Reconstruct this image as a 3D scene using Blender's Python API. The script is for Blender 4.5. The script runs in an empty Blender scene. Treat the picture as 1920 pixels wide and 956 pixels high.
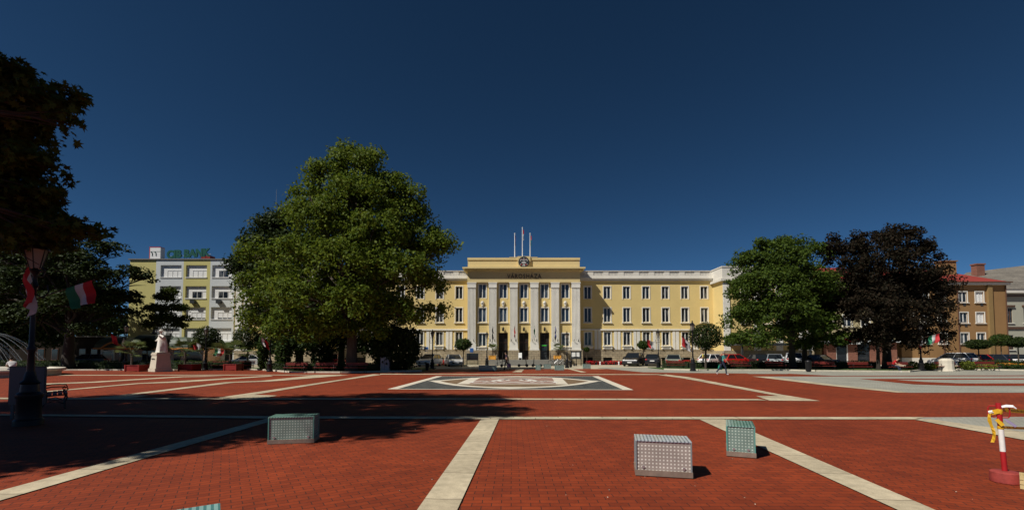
import bpy, bmesh, math, random
import numpy as np
from mathutils import Vector, Matrix, noise
R = math.radians
rnd = random.Random(7)
sc = bpy.context.scene
C = sc.collection

# ------------------------------------------------------------------ camera, sun and sky
FPX, HOR, CAMH, PITCH = 861.0, 660.0, 1.7, R(2.5)
YC = HOR - FPX * math.tan(PITCH)

def ray(px, py):
    x = (px - 960) / FPX; y = -(py - YC) / FPX
    return Vector((x, math.cos(PITCH) - y * math.sin(PITCH), math.sin(PITCH) + y * math.cos(PITCH)))
def G(px, py, z=0.0):                      # point of the photograph on a level z
    v = ray(px, py); s = (z - CAMH) / v.z
    return Vector((v.x * s, v.y * s, z))
def D(px, py, Y):                          # point of the photograph at a distance Y
    v = ray(px, py); s = Y / v.y
    return Vector((v.x * s, Y, CAMH + v.z * s))
def PX(px, Y): return (px - 960) / FPX * Y * 1.0
def ZZ(py, Y): return D(960, py, Y).z
def SZ(n, Y): return n / FPX * Y           # length of n pixels at distance Y

cam = bpy.data.cameras.new('camera')
co = bpy.data.objects.new('camera', cam); C.objects.link(co)
co.location = (0, 0, CAMH); co.rotation_euler = (R(90) + PITCH, 0, 0)
cam.sensor_width = 36; cam.lens = FPX / 1920 * 36
cam.shift_y = (YC - 478) / 1920
cam.clip_start = 0.05; cam.clip_end = 3000
sc.camera = co

SUN_AZ, SUN_EL = R(56), R(48)              # azimuth away from the facade normal, elevation
sd = Vector((math.sin(SUN_AZ) * math.cos(SUN_EL), math.cos(SUN_AZ) * math.cos(SUN_EL), -math.sin(SUN_EL)))
sl = bpy.data.lights.new('sun', 'SUN'); sl.energy = 5.0; sl.angle = R(0.5); sl.color = (1, .95, .87)
so = bpy.data.objects.new('sun', sl); C.objects.link(so)
so.rotation_euler = sd.to_track_quat('-Z', 'Y').to_euler(); so.location = (-40, -30, 60)

w = bpy.data.worlds.new('World'); sc.world = w; w.use_nodes = True
nt = w.node_tree; bg = nt.nodes['Background']
sky = nt.nodes.new('ShaderNodeTexSky'); sky.sky_type = 'NISHITA'; sky.sun_disc = False
sky.sun_elevation = SUN_EL; sky.sun_rotation = math.atan2(-sd.x, -sd.y)
sky.altitude = 5000; sky.air_density = .8; sky.dust_density = .25; sky.ozone_density = 4
hs = nt.nodes.new('ShaderNodeHueSaturation'); hs.inputs['Saturation'].default_value = 1.07; hs.inputs['Value'].default_value = .79; hs.inputs['Hue'].default_value = .489
gm = nt.nodes.new('ShaderNodeGamma'); gm.inputs['Gamma'].default_value = 1.2
nt.links.new(sky.outputs[0], gm.inputs['Color']); nt.links.new(gm.outputs[0], hs.inputs['Color']); nt.links.new(hs.outputs[0], bg.inputs[0])
bg.inputs[1].default_value = .05
sc.view_settings.view_transform = 'Standard'; sc.view_settings.look = 'None'
sc.view_settings.exposure = 0.0; sc.view_settings.gamma = 1; sc.view_settings.use_curve_mapping = False
sc.render.engine = 'CYCLES'
sc.cycles.max_bounces = 6; sc.cycles.transparent_max_bounces = 8
sc.cycles.use_denoising = True

# ------------------------------------------------------------------ materials
MATS = {}
def M(name, col, rough=.65, metal=0, var=.12, scale=2.0, bump=0.0, spec=.4, emit=None, stretch=(1, 1, 1)):
    m = bpy.data.materials.new(name); m.use_nodes = True
    t = m.node_tree; p = t.nodes['Principled BSDF']
    p.inputs['Roughness'].default_value = rough; p.inputs['Metallic'].default_value = metal
    p.inputs['Specular IOR Level'].default_value = spec
    col4 = (*col, 1)
    if var:
        tc = t.nodes.new('ShaderNodeTexCoord'); mp = t.nodes.new('ShaderNodeMapping'); mp.inputs['Scale'].default_value = stretch
        n = t.nodes.new('ShaderNodeTexNoise'); n.inputs['Scale'].default_value = scale; n.inputs['Detail'].default_value = 6
        n.inputs['Roughness'].default_value = .65
        t.links.new(tc.outputs['Object'], mp.inputs[0]); t.links.new(mp.outputs[0], n.inputs['Vector'])
        mr = t.nodes.new('ShaderNodeMapRange'); mr.inputs[1].default_value = .3; mr.inputs[2].default_value = .7
        mr.inputs[3].default_value = 1 - var; mr.inputs[4].default_value = 1 + var
        t.links.new(n.outputs['Fac'], mr.inputs[0])
        mx = t.nodes.new('ShaderNodeVectorMath'); mx.operation = 'SCALE'; mx.inputs[0].default_value = col
        t.links.new(mr.outputs[0], mx.inputs['Scale']); t.links.new(mx.outputs[0], p.inputs['Base Color'])
        if bump:
            b = t.nodes.new('ShaderNodeBump'); b.inputs['Strength'].default_value = bump; b.inputs['Distance'].default_value = .02
            n2 = t.nodes.new('ShaderNodeTexNoise'); n2.inputs['Scale'].default_value = scale * 12
            t.links.new(tc.outputs['Object'], n2.inputs['Vector'])
            t.links.new(n2.outputs['Fac'], b.inputs['Height']); t.links.new(b.outputs[0], p.inputs['Normal'])
    else:
        p.inputs['Base Color'].default_value = col4
    if emit:
        p.inputs['Emission Color'].default_value = (*emit[:3], 1); p.inputs['Emission Strength'].default_value = emit[3]
    MATS[name] = m
    return m

def brick_mat(name, c1, c2, mortar, bw, rh, rot=0, ms=.006, rough=.8, stain=.25, bump=.3, offset=.5, swap=False, blotch=.5, axis='XY'):
    m = bpy.data.materials.new(name); m.use_nodes = True
    t = m.node_tree; p = t.nodes['Principled BSDF']; p.inputs['Roughness'].default_value = rough
    p.inputs['Specular IOR Level'].default_value = .25
    tc = t.nodes.new('ShaderNodeTexCoord'); mp = t.nodes.new('ShaderNodeMapping')
    if axis == 'XZ':
        sp = t.nodes.new('ShaderNodeSeparateXYZ'); cb = t.nodes.new('ShaderNodeCombineXYZ'); ad = t.nodes.new('ShaderNodeMath')
        t.links.new(tc.outputs['Object'], sp.inputs[0]); t.links.new(sp.outputs[0], ad.inputs[0]); t.links.new(sp.outputs[1], ad.inputs[1])
        t.links.new(ad.outputs[0], cb.inputs[0]); t.links.new(sp.outputs[2], cb.inputs[1]); t.links.new(cb.outputs[0], mp.inputs[0])
    else:
        t.links.new(tc.outputs['Object'], mp.inputs[0])
    mp.inputs['Rotation'].default_value = (0, 0, rot)
    b = t.nodes.new('ShaderNodeTexBrick'); b.inputs['Scale'].default_value = 1
    b.inputs['Brick Width'].default_value = bw; b.inputs['Row Height'].default_value = rh
    b.inputs['Mortar Size'].default_value = ms; b.inputs['Mortar Smooth'].default_value = .2; b.offset = offset
    b.inputs['Color1'].default_value = (*c1, 1); b.inputs['Color2'].default_value = (*c2, 1); b.inputs['Mortar'].default_value = (*mortar, 1)
    nw = t.nodes.new('ShaderNodeTexNoise'); nw.inputs['Scale'].default_value = 2.2
    wv = t.nodes.new('ShaderNodeVectorMath'); wv.operation = 'SCALE'; wv.inputs['Scale'].default_value = ms * 4
    wa = t.nodes.new('ShaderNodeVectorMath'); wa.operation = 'ADD'
    t.links.new(mp.outputs[0], nw.inputs['Vector']); t.links.new(nw.outputs['Color'], wv.inputs[0])
    t.links.new(mp.outputs[0], wa.inputs[0]); t.links.new(wv.outputs[0], wa.inputs[1]); t.links.new(wa.outputs[0], b.inputs['Vector'])
    out = b.outputs['Color']
    for scl, amt in ((blotch, stain), (blotch * 9, stain * .7), (blotch * 60, stain * .5)):
        n = t.nodes.new('ShaderNodeTexNoise'); n.inputs['Scale'].default_value = scl; n.inputs['Detail'].default_value = 5
        t.links.new(tc.outputs['Object'], n.inputs['Vector'])
        mr = t.nodes.new('ShaderNodeMapRange'); mr.inputs[1].default_value = .3; mr.inputs[2].default_value = .7
        mr.inputs[3].default_value = 1 - amt; mr.inputs[4].default_value = 1 + amt
        t.links.new(n.outputs['Fac'], mr.inputs[0])
        mx = t.nodes.new('ShaderNodeVectorMath'); mx.operation = 'SCALE'
        t.links.new(out, mx.inputs[0]); t.links.new(mr.outputs[0], mx.inputs['Scale']); out = mx.outputs[0]
    t.links.new(out, p.inputs['Base Color'])
    if bump:
        bp = t.nodes.new('ShaderNodeBump'); bp.inputs['Strength'].default_value = bump; bp.inputs['Distance'].default_value = .006
        bp.invert = True
        t.links.new(b.outputs['Fac'], bp.inputs['Height']); t.links.new(bp.outputs[0], p.inputs['Normal'])
    MATS[name] = m
    return m

def leaf_mat(name, ca, cb, trans=.35, rough=.5, spec=.3):
    m = bpy.data.materials.new(name); m.use_nodes = True
    t = m.node_tree; p = t.nodes['Principled BSDF']; out = t.nodes['Material Output']
    g = t.nodes.new('ShaderNodeNewGeometry'); rp = t.nodes.new('ShaderNodeValToRGB')
    rp.color_ramp.elements[0].color = (*ca, 1); rp.color_ramp.elements[1].color = (*cb, 1)
    t.links.new(g.outputs['Random Per Island'], rp.inputs[0]); t.links.new(rp.outputs[0], p.inputs['Base Color'])
    p.inputs['Roughness'].default_value = rough; p.inputs['Specular IOR Level'].default_value = spec
    tr = t.nodes.new('ShaderNodeBsdfTranslucent'); hsv = t.nodes.new('ShaderNodeHueSaturation')
    hsv.inputs['Value'].default_value = 1.5; hsv.inputs['Hue'].default_value = .497
    t.links.new(rp.outputs[0], hsv.inputs['Color']); t.links.new(hsv.outputs[0], tr.inputs[0])
    mx = t.nodes.new('ShaderNodeMixShader'); mx.inputs[0].default_value = trans
    t.links.new(p.outputs[0], mx.inputs[1]); t.links.new(tr.outputs[0], mx.inputs[2]); t.links.new(mx.outputs[0], out.inputs[0])
    MATS[name] = m
    return m

def pane_mat(name, dark, pale, amount):
    """window glass: each pane is a dark reflecting sheet, some with curtains behind"""
    m = bpy.data.materials.new(name); m.use_nodes = True
    t = m.node_tree; p = t.nodes['Principled BSDF']
    oi = t.nodes.new('ShaderNodeObjectInfo'); tc = t.nodes.new('ShaderNodeTexCoord')
    cmb = t.nodes.new('ShaderNodeCombineXYZ'); ml = t.nodes.new('ShaderNodeMath'); ml.operation = 'MULTIPLY'; ml.inputs[1].default_value = 91
    t.links.new(oi.outputs['Random'], ml.inputs[0]); t.links.new(ml.outputs[0], cmb.inputs[1])
    ad = t.nodes.new('ShaderNodeVectorMath'); mp = t.nodes.new('ShaderNodeMapping'); mp.inputs['Scale'].default_value = (2.2, 1, .35)
    t.links.new(tc.outputs['Object'], mp.inputs[0]); t.links.new(mp.outputs[0], ad.inputs[0]); t.links.new(cmb.outputs[0], ad.inputs[1])
    n = t.nodes.new('ShaderNodeTexNoise'); n.inputs['Scale'].default_value = 1.6; n.inputs['Detail'].default_value = 2
    t.links.new(ad.outputs[0], n.inputs['Vector'])
    rp = t.nodes.new('ShaderNodeValToRGB'); rp.color_ramp.elements[0].position = .62 - amount; rp.color_ramp.elements[1].position = .78 - amount
    rp.color_ramp.elements[0].color = (*dark, 1); rp.color_ramp.elements[1].color = (*pale, 1)
    t.links.new(n.outputs['Fac'], rp.inputs[0]); t.links.new(rp.outputs[0], p.inputs['Base Color'])
    p.inputs['Roughness'].default_value = .06; p.inputs['Specular IOR Level'].default_value = .5
    MATS[name] = m
    return m

# ------------------------------------------------------------------ mesh builder
class MB:
    def __init__(s): s.v = []; s.f = []; s.m = []
    def add(s, vs, fs, mi=0):
        b = len(s.v); s.v += [tuple(v) for v in vs]
        for f in fs: s.f.append(tuple(i + b for i in f)); s.m.append(mi)
        return s
    def box(s, x0, x1, y0, y1, z0, z1, mi=0):
        return s.add([(x0, y0, z0), (x1, y0, z0), (x1, y1, z0), (x0, y1, z0), (x0, y0, z1), (x1, y0, z1), (x1, y1, z1), (x0, y1, z1)],
                     [(0, 3, 2, 1), (4, 5, 6, 7), (0, 1, 5, 4), (1, 2, 6, 5), (2, 3, 7, 6), (3, 0, 4, 7)], mi)
    def taper(s, x0, x1, y0, y1, z0, z1, k, mi=0, ky=None):       # box whose top is k times its base
        ky = k if ky is None else ky
        cx, cy, hx, hy = (x0 + x1) / 2, (y0 + y1) / 2, (x1 - x0) / 2, (y1 - y0) / 2
        return s.add([(x0, y0, z0), (x1, y0, z0), (x1, y1, z0), (x0, y1, z0), (cx - hx * k, cy - hy * ky, z1), (cx + hx * k, cy - hy * ky, z1),
                      (cx + hx * k, cy + hy * ky, z1), (cx - hx * k, cy + hy * ky, z1)],
                     [(0, 3, 2, 1), (4, 5, 6, 7), (0, 1, 5, 4), (1, 2, 6, 5), (2, 3, 7, 6), (3, 0, 4, 7)], mi)
    def prism(s, poly, z0, z1, mi=0):
        n = len(poly)
        vs = [(p[0], p[1], z0) for p in poly] + [(p[0], p[1], z1) for p in poly]
        fs = [tuple(range(n - 1, -1, -1)), tuple(range(n, 2 * n))] + [(i, (i + 1) % n, n + (i + 1) % n, n + i) for i in range(n)]
        return s.add(vs, fs, mi)
    def prism_x(s, poly, x0, x1, mi=0):                            # poly in (y, z)
        n = len(poly)
        vs = [(x0, p[0], p[1]) for p in poly] + [(x1, p[0], p[1]) for p in poly]
        fs = [tuple(range(n - 1, -1, -1)), tuple(range(n, 2 * n))] + [(i, (i + 1) % n, n + (i + 1) % n, n + i) for i in range(n)]
        return s.add(vs, fs, mi)
    def prism_y(s, poly, y0, y1, mi=0):                            # poly in (x, z)
        n = len(poly)
        vs = [(p[0], y0, p[1]) for p in poly] + [(p[0], y1, p[1]) for p in poly]
        fs = [tuple(range(n)), tuple(range(2 * n - 1, n - 1, -1))] + [((i + 1) % n, i, n + i, n + (i + 1) % n) for i in range(n)]
        return s.add(vs, fs, mi)
    def tube(s, pts, rad, n=8, mi=0, flat=1.0):
        pts = [Vector(p) for p in pts]; k = len(pts)
        if not hasattr(rad, '__len__'): rad = [rad] * k
        vs = []; up = Vector((0, 0, 1)); pu = None
        for i, p in enumerate(pts):
            t = (pts[min(i + 1, k - 1)] - pts[max(i - 1, 0)])
            t = t.normalized() if t.length > 1e-9 else up
            if pu is None: pu = t.orthogonal().normalized()
            u = pu - t * pu.dot(t)
            u = u.normalized() if u.length > 1e-6 else t.orthogonal().normalized()
            pu = u; wv = t.cross(u)
            for j in range(n):
                a = 2 * math.pi * j / n
                vs.append(p + (u * math.cos(a) + wv * math.sin(a) * flat) * rad[i])
        fs = [(i * n + j, i * n + (j + 1) % n, (i + 1) * n + (j + 1) % n, (i + 1) * n + j) for i in range(k - 1) for j in range(n)]
        fs += [tuple(range(n - 1, -1, -1)), tuple(range((k - 1) * n, k * n))]
        return s.add(vs, fs, mi)
    def lathe(s, prof, n=14, c=(0, 0), mi=0, rot=0, ax='Z', z=0):
        vs = []; k = len(prof)
        for r, h in prof:
            for j in range(n):
                a = 2 * math.pi * (j + rot) / n
                if ax == 'Z': vs.append((c[0] + r * math.cos(a), c[1] + r * math.sin(a), z + h))
                elif ax == 'Y': vs.append((c[0] + r * math.cos(a), z + h, c[1] + r * math.sin(a)))
                else: vs.append((z + h, c[0] + r * math.cos(a), c[1] + r * math.sin(a)))
        fs = [(i * n + j, i * n + (j + 1) % n, (i + 1) * n + (j + 1) % n, (i + 1) * n + j) for i in range(k - 1) for j in range(n)]
        fs += [tuple(range(n - 1, -1, -1)), tuple(range((k - 1) * n, k * n))]
        return s.add(vs, fs, mi)
    def ball(s, c, r, n=10, mi=0):
        r = (r, r, r) if not hasattr(r, '__len__') else r
        vs = []; k = n // 2 + 1
        for i in range(1, k):
            ph = math.pi * i / k
            for j in range(n):
                a = 2 * math.pi * j / n
                vs.append((c[0] + r[0] * math.sin(ph) * math.cos(a), c[1] + r[1] * math.sin(ph) * math.sin(a), c[2] + r[2] * math.cos(ph)))
        t = len(vs); vs += [(c[0], c[1], c[2] + r[2]), (c[0], c[1], c[2] - r[2])]
        fs = [(i * n + j, (i + 1) * n + j, (i + 1) * n + (j + 1) % n, i * n + (j + 1) % n) for i in range(k - 2) for j in range(n)]
        fs += [(t, j, (j + 1) % n) for j in range(n)] + [(t + 1, (k - 2) * n + (j + 1) % n, (k - 2) * n + j) for j in range(n)]
        return s.add(vs, fs, mi)
    def sheet(s, poly, z=0.0, mi=0):
        return s.add([(p[0], p[1], z) for p in poly], [tuple(range(len(poly)))], mi)
    def move(s, d, i0=0):
        s.v = [v if i < i0 else (v[0] + d[0], v[1] + d[1], v[2] + d[2]) for i, v in enumerate(s.v)]
        return s
    def turn(s, a, i0=0):
        c, q = math.cos(a), math.sin(a)
        s.v = [v if i < i0 else (v[0] * c - v[1] * q, v[0] * q + v[1] * c, v[2]) for i, v in enumerate(s.v)]
        return s
    def mesh(s, name, mats, org=None, smooth=False, bevel=0):
        me = bpy.data.meshes.new(name)
        v = s.v if org is None else [(a - org[0], b - org[1], c - org[2]) for a, b, c in s.v]
        me.from_pydata(v, [], s.f)
        mats = mats if isinstance(mats, (list, tuple)) else [mats]
        for m in mats: me.materials.append(MATS[m] if isinstance(m, str) else m)
        if len(mats) > 1: me.polygons.foreach_set('material_index', s.m)
        bm = bmesh.new(); bm.from_mesh(me)
        if bevel:
            es = [e for e in bm.edges if len(e.link_faces) == 2 and e.calc_face_angle(0) > .6]
            bmesh.ops.bevel(bm, geom=es, offset=bevel, segments=2, affect='EDGES', clamp_overlap=True)
        bmesh.ops.recalc_face_normals(bm, faces=bm.faces)
        bm.to_mesh(me); bm.free()
        if smooth:
            me.polygons.foreach_set('use_smooth', [True] * len(me.polygons))
            try: me.set_sharp_from_angle(angle=R(40))
            except Exception: pass
        me.update()
        return me
    def build(s, name, mats, parent=None, org=None, smooth=False, bevel=0, loc=None):
        o = bpy.data.objects.new(name, s.mesh(name, mats, org, smooth, bevel)); C.objects.link(o)
        if parent is not None: o.parent = parent
        if loc is not None: o.location = loc
        return o

def tag(o, label=None, cat=None, group=None, kind=None):
    if label: o['label'] = label
    if cat: o['category'] = cat
    if group: o['group'] = group
    if kind: o['kind'] = kind
    return o
def thing(name, label, cat, loc=(0, 0, 0), rz=0, group=None, scale=None):
    o = bpy.data.objects.new(name, None); C.objects.link(o); o.empty_display_size = .2
    o.location = loc; o.rotation_euler = (0, 0, rz)
    if scale: o.scale = (scale,) * 3
    return tag(o, label, cat, group)
def struct(o): return tag(o, kind='structure')
def dup(root, label, loc, rz=0, scale=None, group=None):
    kids = list(root.children); c = root.copy(); C.objects.link(c)
    c.location = loc; c.rotation_euler = (0, 0, rz); c['label'] = label
    if scale: c.scale = (scale,) * 3
    if group: c['group'] = group
    for k in kids:
        d = k.copy(); C.objects.link(d); d.parent = c
        for g in k.children:
            e = g.copy(); C.objects.link(e); e.parent = d
    return c

def text_mesh(txt, size, depth, align='CENTER', spacing=1.0, bold=0.0):
    cu = bpy.data.curves.new('lettering', 'FONT'); cu.body = txt; cu.size = size; cu.extrude = depth
    cu.align_x = align; cu.space_character = spacing; cu.resolution_u = 3; cu.offset = bold
    o = bpy.data.objects.new('lettering', cu); C.objects.link(o)
    dg = bpy.context.evaluated_depsgraph_get()
    me = bpy.data.meshes.new_from_object(o.evaluated_get(dg))
    bpy.data.objects.remove(o); bpy.data.curves.remove(cu)
    me.transform(Matrix.Rotation(R(90), 4, 'X'))
    return me
def put_mesh(me, name, mat, parent, loc):
    me.materials.clear(); me.materials.append(MATS[mat])
    o = bpy.data.objects.new(name, me); C.objects.link(o); o.parent = parent; o.location = loc
    return o

# ------------------------------------------------------------------ palette
M('yellow_stucco', (.68, .525, .22), .85, var=.06, scale=.35, bump=.15)
M('yellow_trim', (.66, .53, .26), .8, var=.05, scale=.6)
M('white_stucco', (.65, .62, .55), .8, var=.06, scale=.7)
M('pilaster_white', (.75, .73, .66), .8, var=.07, scale=.8)
M('white_paint', (.80, .80, .78), .5, var=.03)
M('frame_white', (.66, .66, .63), .45, var=.03)
M('frame_brown', (.10, .05, .03), .5, var=.1)
M('door_dark', (.035, .018, .012), .5, var=.15)
M('dark_inside', (.012, .010, .010), .8, var=0)
pane_mat('pane', (.012, .016, .022), (.17, .175, .17), .09)
pane_mat('pane_blue', (.02, .035, .06), (.14, .17, .20), .10)
M('shutter_white', (.72, .72, .70), .6, var=.05, scale=1)
M('roof_grey', (.16, .15, .14), .85, var=.15, scale=1.5)
M('roof_red', (.26, .035, .025), .75, var=.12, scale=1.2)
M('letter_dark', (.035, .022, .015), .5, var=0)
M('letter_green', (.003, .075, .05), .45, var=0)
M('dark_iron', (.012, .012, .014), .45, .3, var=.1)
M('pole_white', (.75, .75, .75), .35, var=.02)
M('steel', (.55, .55, .55), .35, .8, var=.05)
M('granite_step', (.22, .21, .18), .8, var=.12, scale=6)
M('limestone', (.62, .56, .45), .75, var=.12, scale=1.3, bump=.1)
M('kerb_stone', (.52, .47, .37), .8, var=.15, scale=3)
M('asphalt_pale', (.42, .37, .27), .9, var=.08, scale=.5, bump=.2)
M('grass', (.045, .085, .015), .9, var=.35, scale=5, bump=.4)
M('earth', (.09, .065, .045), .95, var=.25, scale=2)
M('bark', (.075, .058, .042), .9, var=.35, scale=4, bump=.6, stretch=(1, 1, .25))
M('bark_dark', (.03, .024, .018), .9, var=.3, scale=4, bump=.6, stretch=(1, 1, .25))
M('red_wood', (.17, .022, .014), .55, var=.15, scale=5, stretch=(.3, 3, 3))
M('red_box', (.24, .016, .010), .6, var=.12, scale=2)
M('orange_box', (.75, .36, .055), .6, var=.08, scale=2)
M('water', (.7, .75, .78), .15, var=0)
M('skin', (.42, .24, .16), .6, var=.05)
M('tyre', (.018, .018, .018), .85, var=.1)
M('car_glass', (.012, .015, .018), .06, var=0, spec=.6)
M('lamp_red', (.4, .012, .01), .3, var=0)
M('lamp_white', (.75, .75, .75), .15, var=0)
M('plate_white', (.75, .75, .72), .5, var=0)
M('flag_red', (.42, .018, .022), .75, var=.06)
M('flag_white', (.52, .51, .50), .75, var=.04)  # white dimmed: the tree shade on the lamp flags is put into the colour
M('flag_green', (.02, .17, .08), .75, var=.06)
M('flag_blue', (.02, .03, .2), .75, var=.06)
M('flag_dark', (.03, .03, .035), .75, var=.06)
M('sign_blue', (.03, .12, .38), .5, var=0)
M('paper', (.75, .76, .74), .7, var=.04)
M('board_dark', (.035, .04, .042), .35, var=.1)
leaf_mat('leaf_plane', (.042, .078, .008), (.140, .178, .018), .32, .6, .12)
leaf_mat('leaf_maple', (.026, .042, .006), (.07, .092, .012), .25, .6, .12)
leaf_mat('leaf_green', (.025, .05, .008), (.075, .112, .014), .28, .6, .12)
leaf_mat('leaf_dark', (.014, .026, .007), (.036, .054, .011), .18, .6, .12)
leaf_mat('leaf_beech', (.007, .008, .004), (.026, .017, .010), .12, .7, .08)
leaf_mat('leaf_hedge', (.018, .038, .008), (.05, .08, .014), .2, .6, .12)
leaf_mat('leaf_lime', (.09, .12, .015), (.20, .22, .03), .3)
leaf_mat('leaf_palm', (.05, .08, .025), (.13, .16, .05), .25)
leaf_mat('petal_red', (.40, .01, .015), (.62, .03, .03), .3)
leaf_mat('petal_orange', (.35, .10, .01), (.55, .28, .02), .3)
leaf_mat('petal_pale', (.5, .48, .42), (.7, .66, .6), .3)
# ------------------------------------------------------------------ the square
RED1, RED2 = (.255, .040, .0095), (.185, .0285, .0075)
brick_mat('brick_square', RED1, RED2, (.05, .018, .012), .22, .11, 0, .0055, stain=.17, blotch=.35)
brick_mat('brick_square_turned', RED1, RED2, (.05, .018, .012), .22, .11, R(-32), .0055, stain=.17, blotch=.35)
brick_mat('brick_square_right', RED1, RED2, (.05, .018, .012), .22, .11, R(24), .0055, stain=.17, blotch=.35)
brick_mat('slab_pale', (.49, .415, .285), (.41, .345, .235), (.20, .16, .11), 1.15, 3.0, 0, .012, stain=.22, bump=.2, blotch=.9)
brick_mat('sett_grey', (.335, .325, .265), (.29, .28, .235), (.2, .2, .17), .12, .12, R(12), .006, stain=.12, bump=.3)
brick_mat('mosaic_dark', (.055, .062, .06), (.10, .10, .09), (.03, .03, .03), .1, .1, R(40), .008, stain=.35, blotch=2)
brick_mat('mosaic_brown', (.23, .15, .08), (.18, .12, .065), (.1, .07, .05), .1, .1, R(20), .006, stain=.2, blotch=2)
brick_mat('mosaic_pink', (.36, .22, .17), (.29, .17, .13), (.2, .13, .1), .1, .1, 0, .006, stain=.15, blotch=2)

def sheet(name, pts, z, mat, org=None):
    b = MB(); b.sheet(pts, 0)
    me = b.mesh(name, mat); 
    if me.polygons[0].normal.z < 0: me.flip_normals()
    o = bpy.data.objects.new(name, me); C.objects.link(o); o.location = (0, 0, z)
    return struct(o)
def psheet(name, px, z, mat): return sheet(name, [G(*p) for p in px], z, mat)
def band(px, z=.016, name='paving_band', mat='slab_pale'):
    """pale slab band: its own x axis runs along it, so that the joints cross it"""
    pts = [G(*p) for p in px]; a = pts[0]; d = (pts[1] - pts[0]).normalized(); ang = math.atan2(d.y, d.x)
    c, s = math.cos(-ang), math.sin(-ang)
    loc = [((p.x - a.x) * c - (p.y - a.y) * s, (p.x - a.x) * s + (p.y - a.y) * c) for p in pts]
    b = MB(); b.sheet(loc, 0); me = b.mesh(name, mat)
    if me.polygons[0].normal.z < 0: me.flip_normals()
    o = bpy.data.objects.new(name, me); C.objects.link(o); o.location = (a.x, a.y, z); o.rotation_euler = (0, 0, ang)
    return struct(o)

sheet('ground', [(-1500, -300), (1500, -300), (1500, 2500), (-1500, 2500)], -.05, 'earth')
sheet('street', [(-160, 40), (160, 40), (160, 61), (-160, 61)], -.02, 'asphalt_pale')
sheet('square_paving', [(-110, -25), (110, -25), (110, 46.6), (-110, 46.6)], 0, 'brick_square')
psheet('square_paving', [(-700, 956), (-700, 787), (502, 787), (902, 786), (843, 870), (783, 956), (560, 1500), (-700, 1500)], .004, 'brick_square_turned')
psheet('square_paving', [(1335, 787), (1725, 786), (1920, 820), (2500, 930), (2500, 1500), (2300, 1300), (1715, 956)], .004, 'brick_square_right')

# foreground bands
band([(902, 786.5), (783, 956), (590, 1230), (713, 1230), (858, 956), (935.5, 786.5)])
band([(502.6, 784.5), (0, 921.6), (-300, 1003), (-300, 1028), (0, 940), (502.6, 792)])
band([(1312, 787), (1680, 956), (1900, 1057), (1988, 1057), (1750, 956), (1358, 787)])
band([(-600, 773), (100, 777.6), (502, 781), (960, 782), (1500, 782.5), (1735, 782.5), (1712, 787), (960, 786.6), (502, 785.4), (100, 781), (-600, 776)], .020)
band([(-300, 744), (100, 746.5), (500, 747), (960, 747.4), (1420, 748.4), (1440, 751), (960, 749.9), (500, 749.6), (100, 749.3), (-300, 747)], .020)
# right: grey setts with a pale edge
psheet('sett_paving', [(1720, 785.5), (1735, 782.5), (2300, 780), (2300, 900), (1920, 818)], .012, 'sett_grey')
band([(1712, 786.8), (1920, 826), (2300, 908), (2300, 890), (1920, 811), (1745, 786.8)], .020)
# thin far line and the outlines of the diamond
band([(713, 700.6), (960, 701), (1250, 701.4), (1250, 702.6), (960, 702.2), (713, 702)], .012)
band([(700, 701.3), (640, 711.2), (453, 739.2), (404, 746), (499, 746), (520, 741.5), (475, 740.2), (640, 713.2), (716, 702.2)], .012)
band([(1243, 701.4), (1290, 706.6), (1467, 740), (1538, 751.7), (1443, 751), (1417, 742.3), (1458, 742.3), (1280, 709), (1230, 702.4)], .012)
band([(590, 703.4), (492, 713.6), (422, 716.4), (232, 739.8), (151, 748.8), (225, 748.8), (278, 742), (250, 740.4), (440, 717.2), (505, 715.2), (655, 703)], .012)
band([(506, 704), (330, 714.6), (257, 718.2), (88, 733.3), (88, 735), (262, 719.4), (345, 716.6), (512, 705.2)], .012)
band([(337, 705.6), (172, 715.6), (60, 719.6), (60, 722), (178, 717.2), (345, 706.8), (420, 705.6), (383, 705)], .012)
band([(-200, 703.6), (130, 702.8), (640, 702.3), (640, 703.2), (130, 704), (-200, 704.8)], .012)
band([(972, 690.6), (985, 690.6), (981, 694), (965, 694)], .012)
band([(968, 695), (980, 695), (978, 697.6), (960, 697.6)], .012)
band([(1062, 691), (1068, 690.6), (1100, 697.6), (1090, 698)], .012)
# right: pale walk along the benches and the wedge of grey setts
psheet('sett_paving', [(1120, 689.5), (1205, 697.6), (1280, 698.8), (1480, 700.4), (1560, 704.2), (1920, 703.4), (2500, 702), (2500, 686), (1130, 688.6)], .006, 'sett_grey')
psheet('sett_paving', [(1410, 705.6), (1560, 705.6), (1920, 705), (2500, 704), (2500, 738), (1920, 736), (1683, 736), (1545, 722)], .006, 'sett_grey')
psheet('paving_stripe', [(1400, 699.9), (1470, 700), (1480, 701), (1405, 700.9)], .012, 'sett_grey')
psheet('paving_stripe', [(1613, 710.3), (1920, 709.3), (2500, 708), (2500, 724), (1920, 723.5), (1800, 723.5), (1713, 720.5)], .012, 'brick_square')
psheet('paving_stripe', [(1680, 712.2), (1920, 711.5), (2500, 710.5), (2500, 719), (1920, 718.7), (1800, 718.7), (1735, 716)], .016, 'sett_grey')
band([(1410, 705.6), (1545, 722), (1683, 736), (1703, 736), (1690, 734), (1560, 720.6), (1440, 706.2)], .012)

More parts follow.
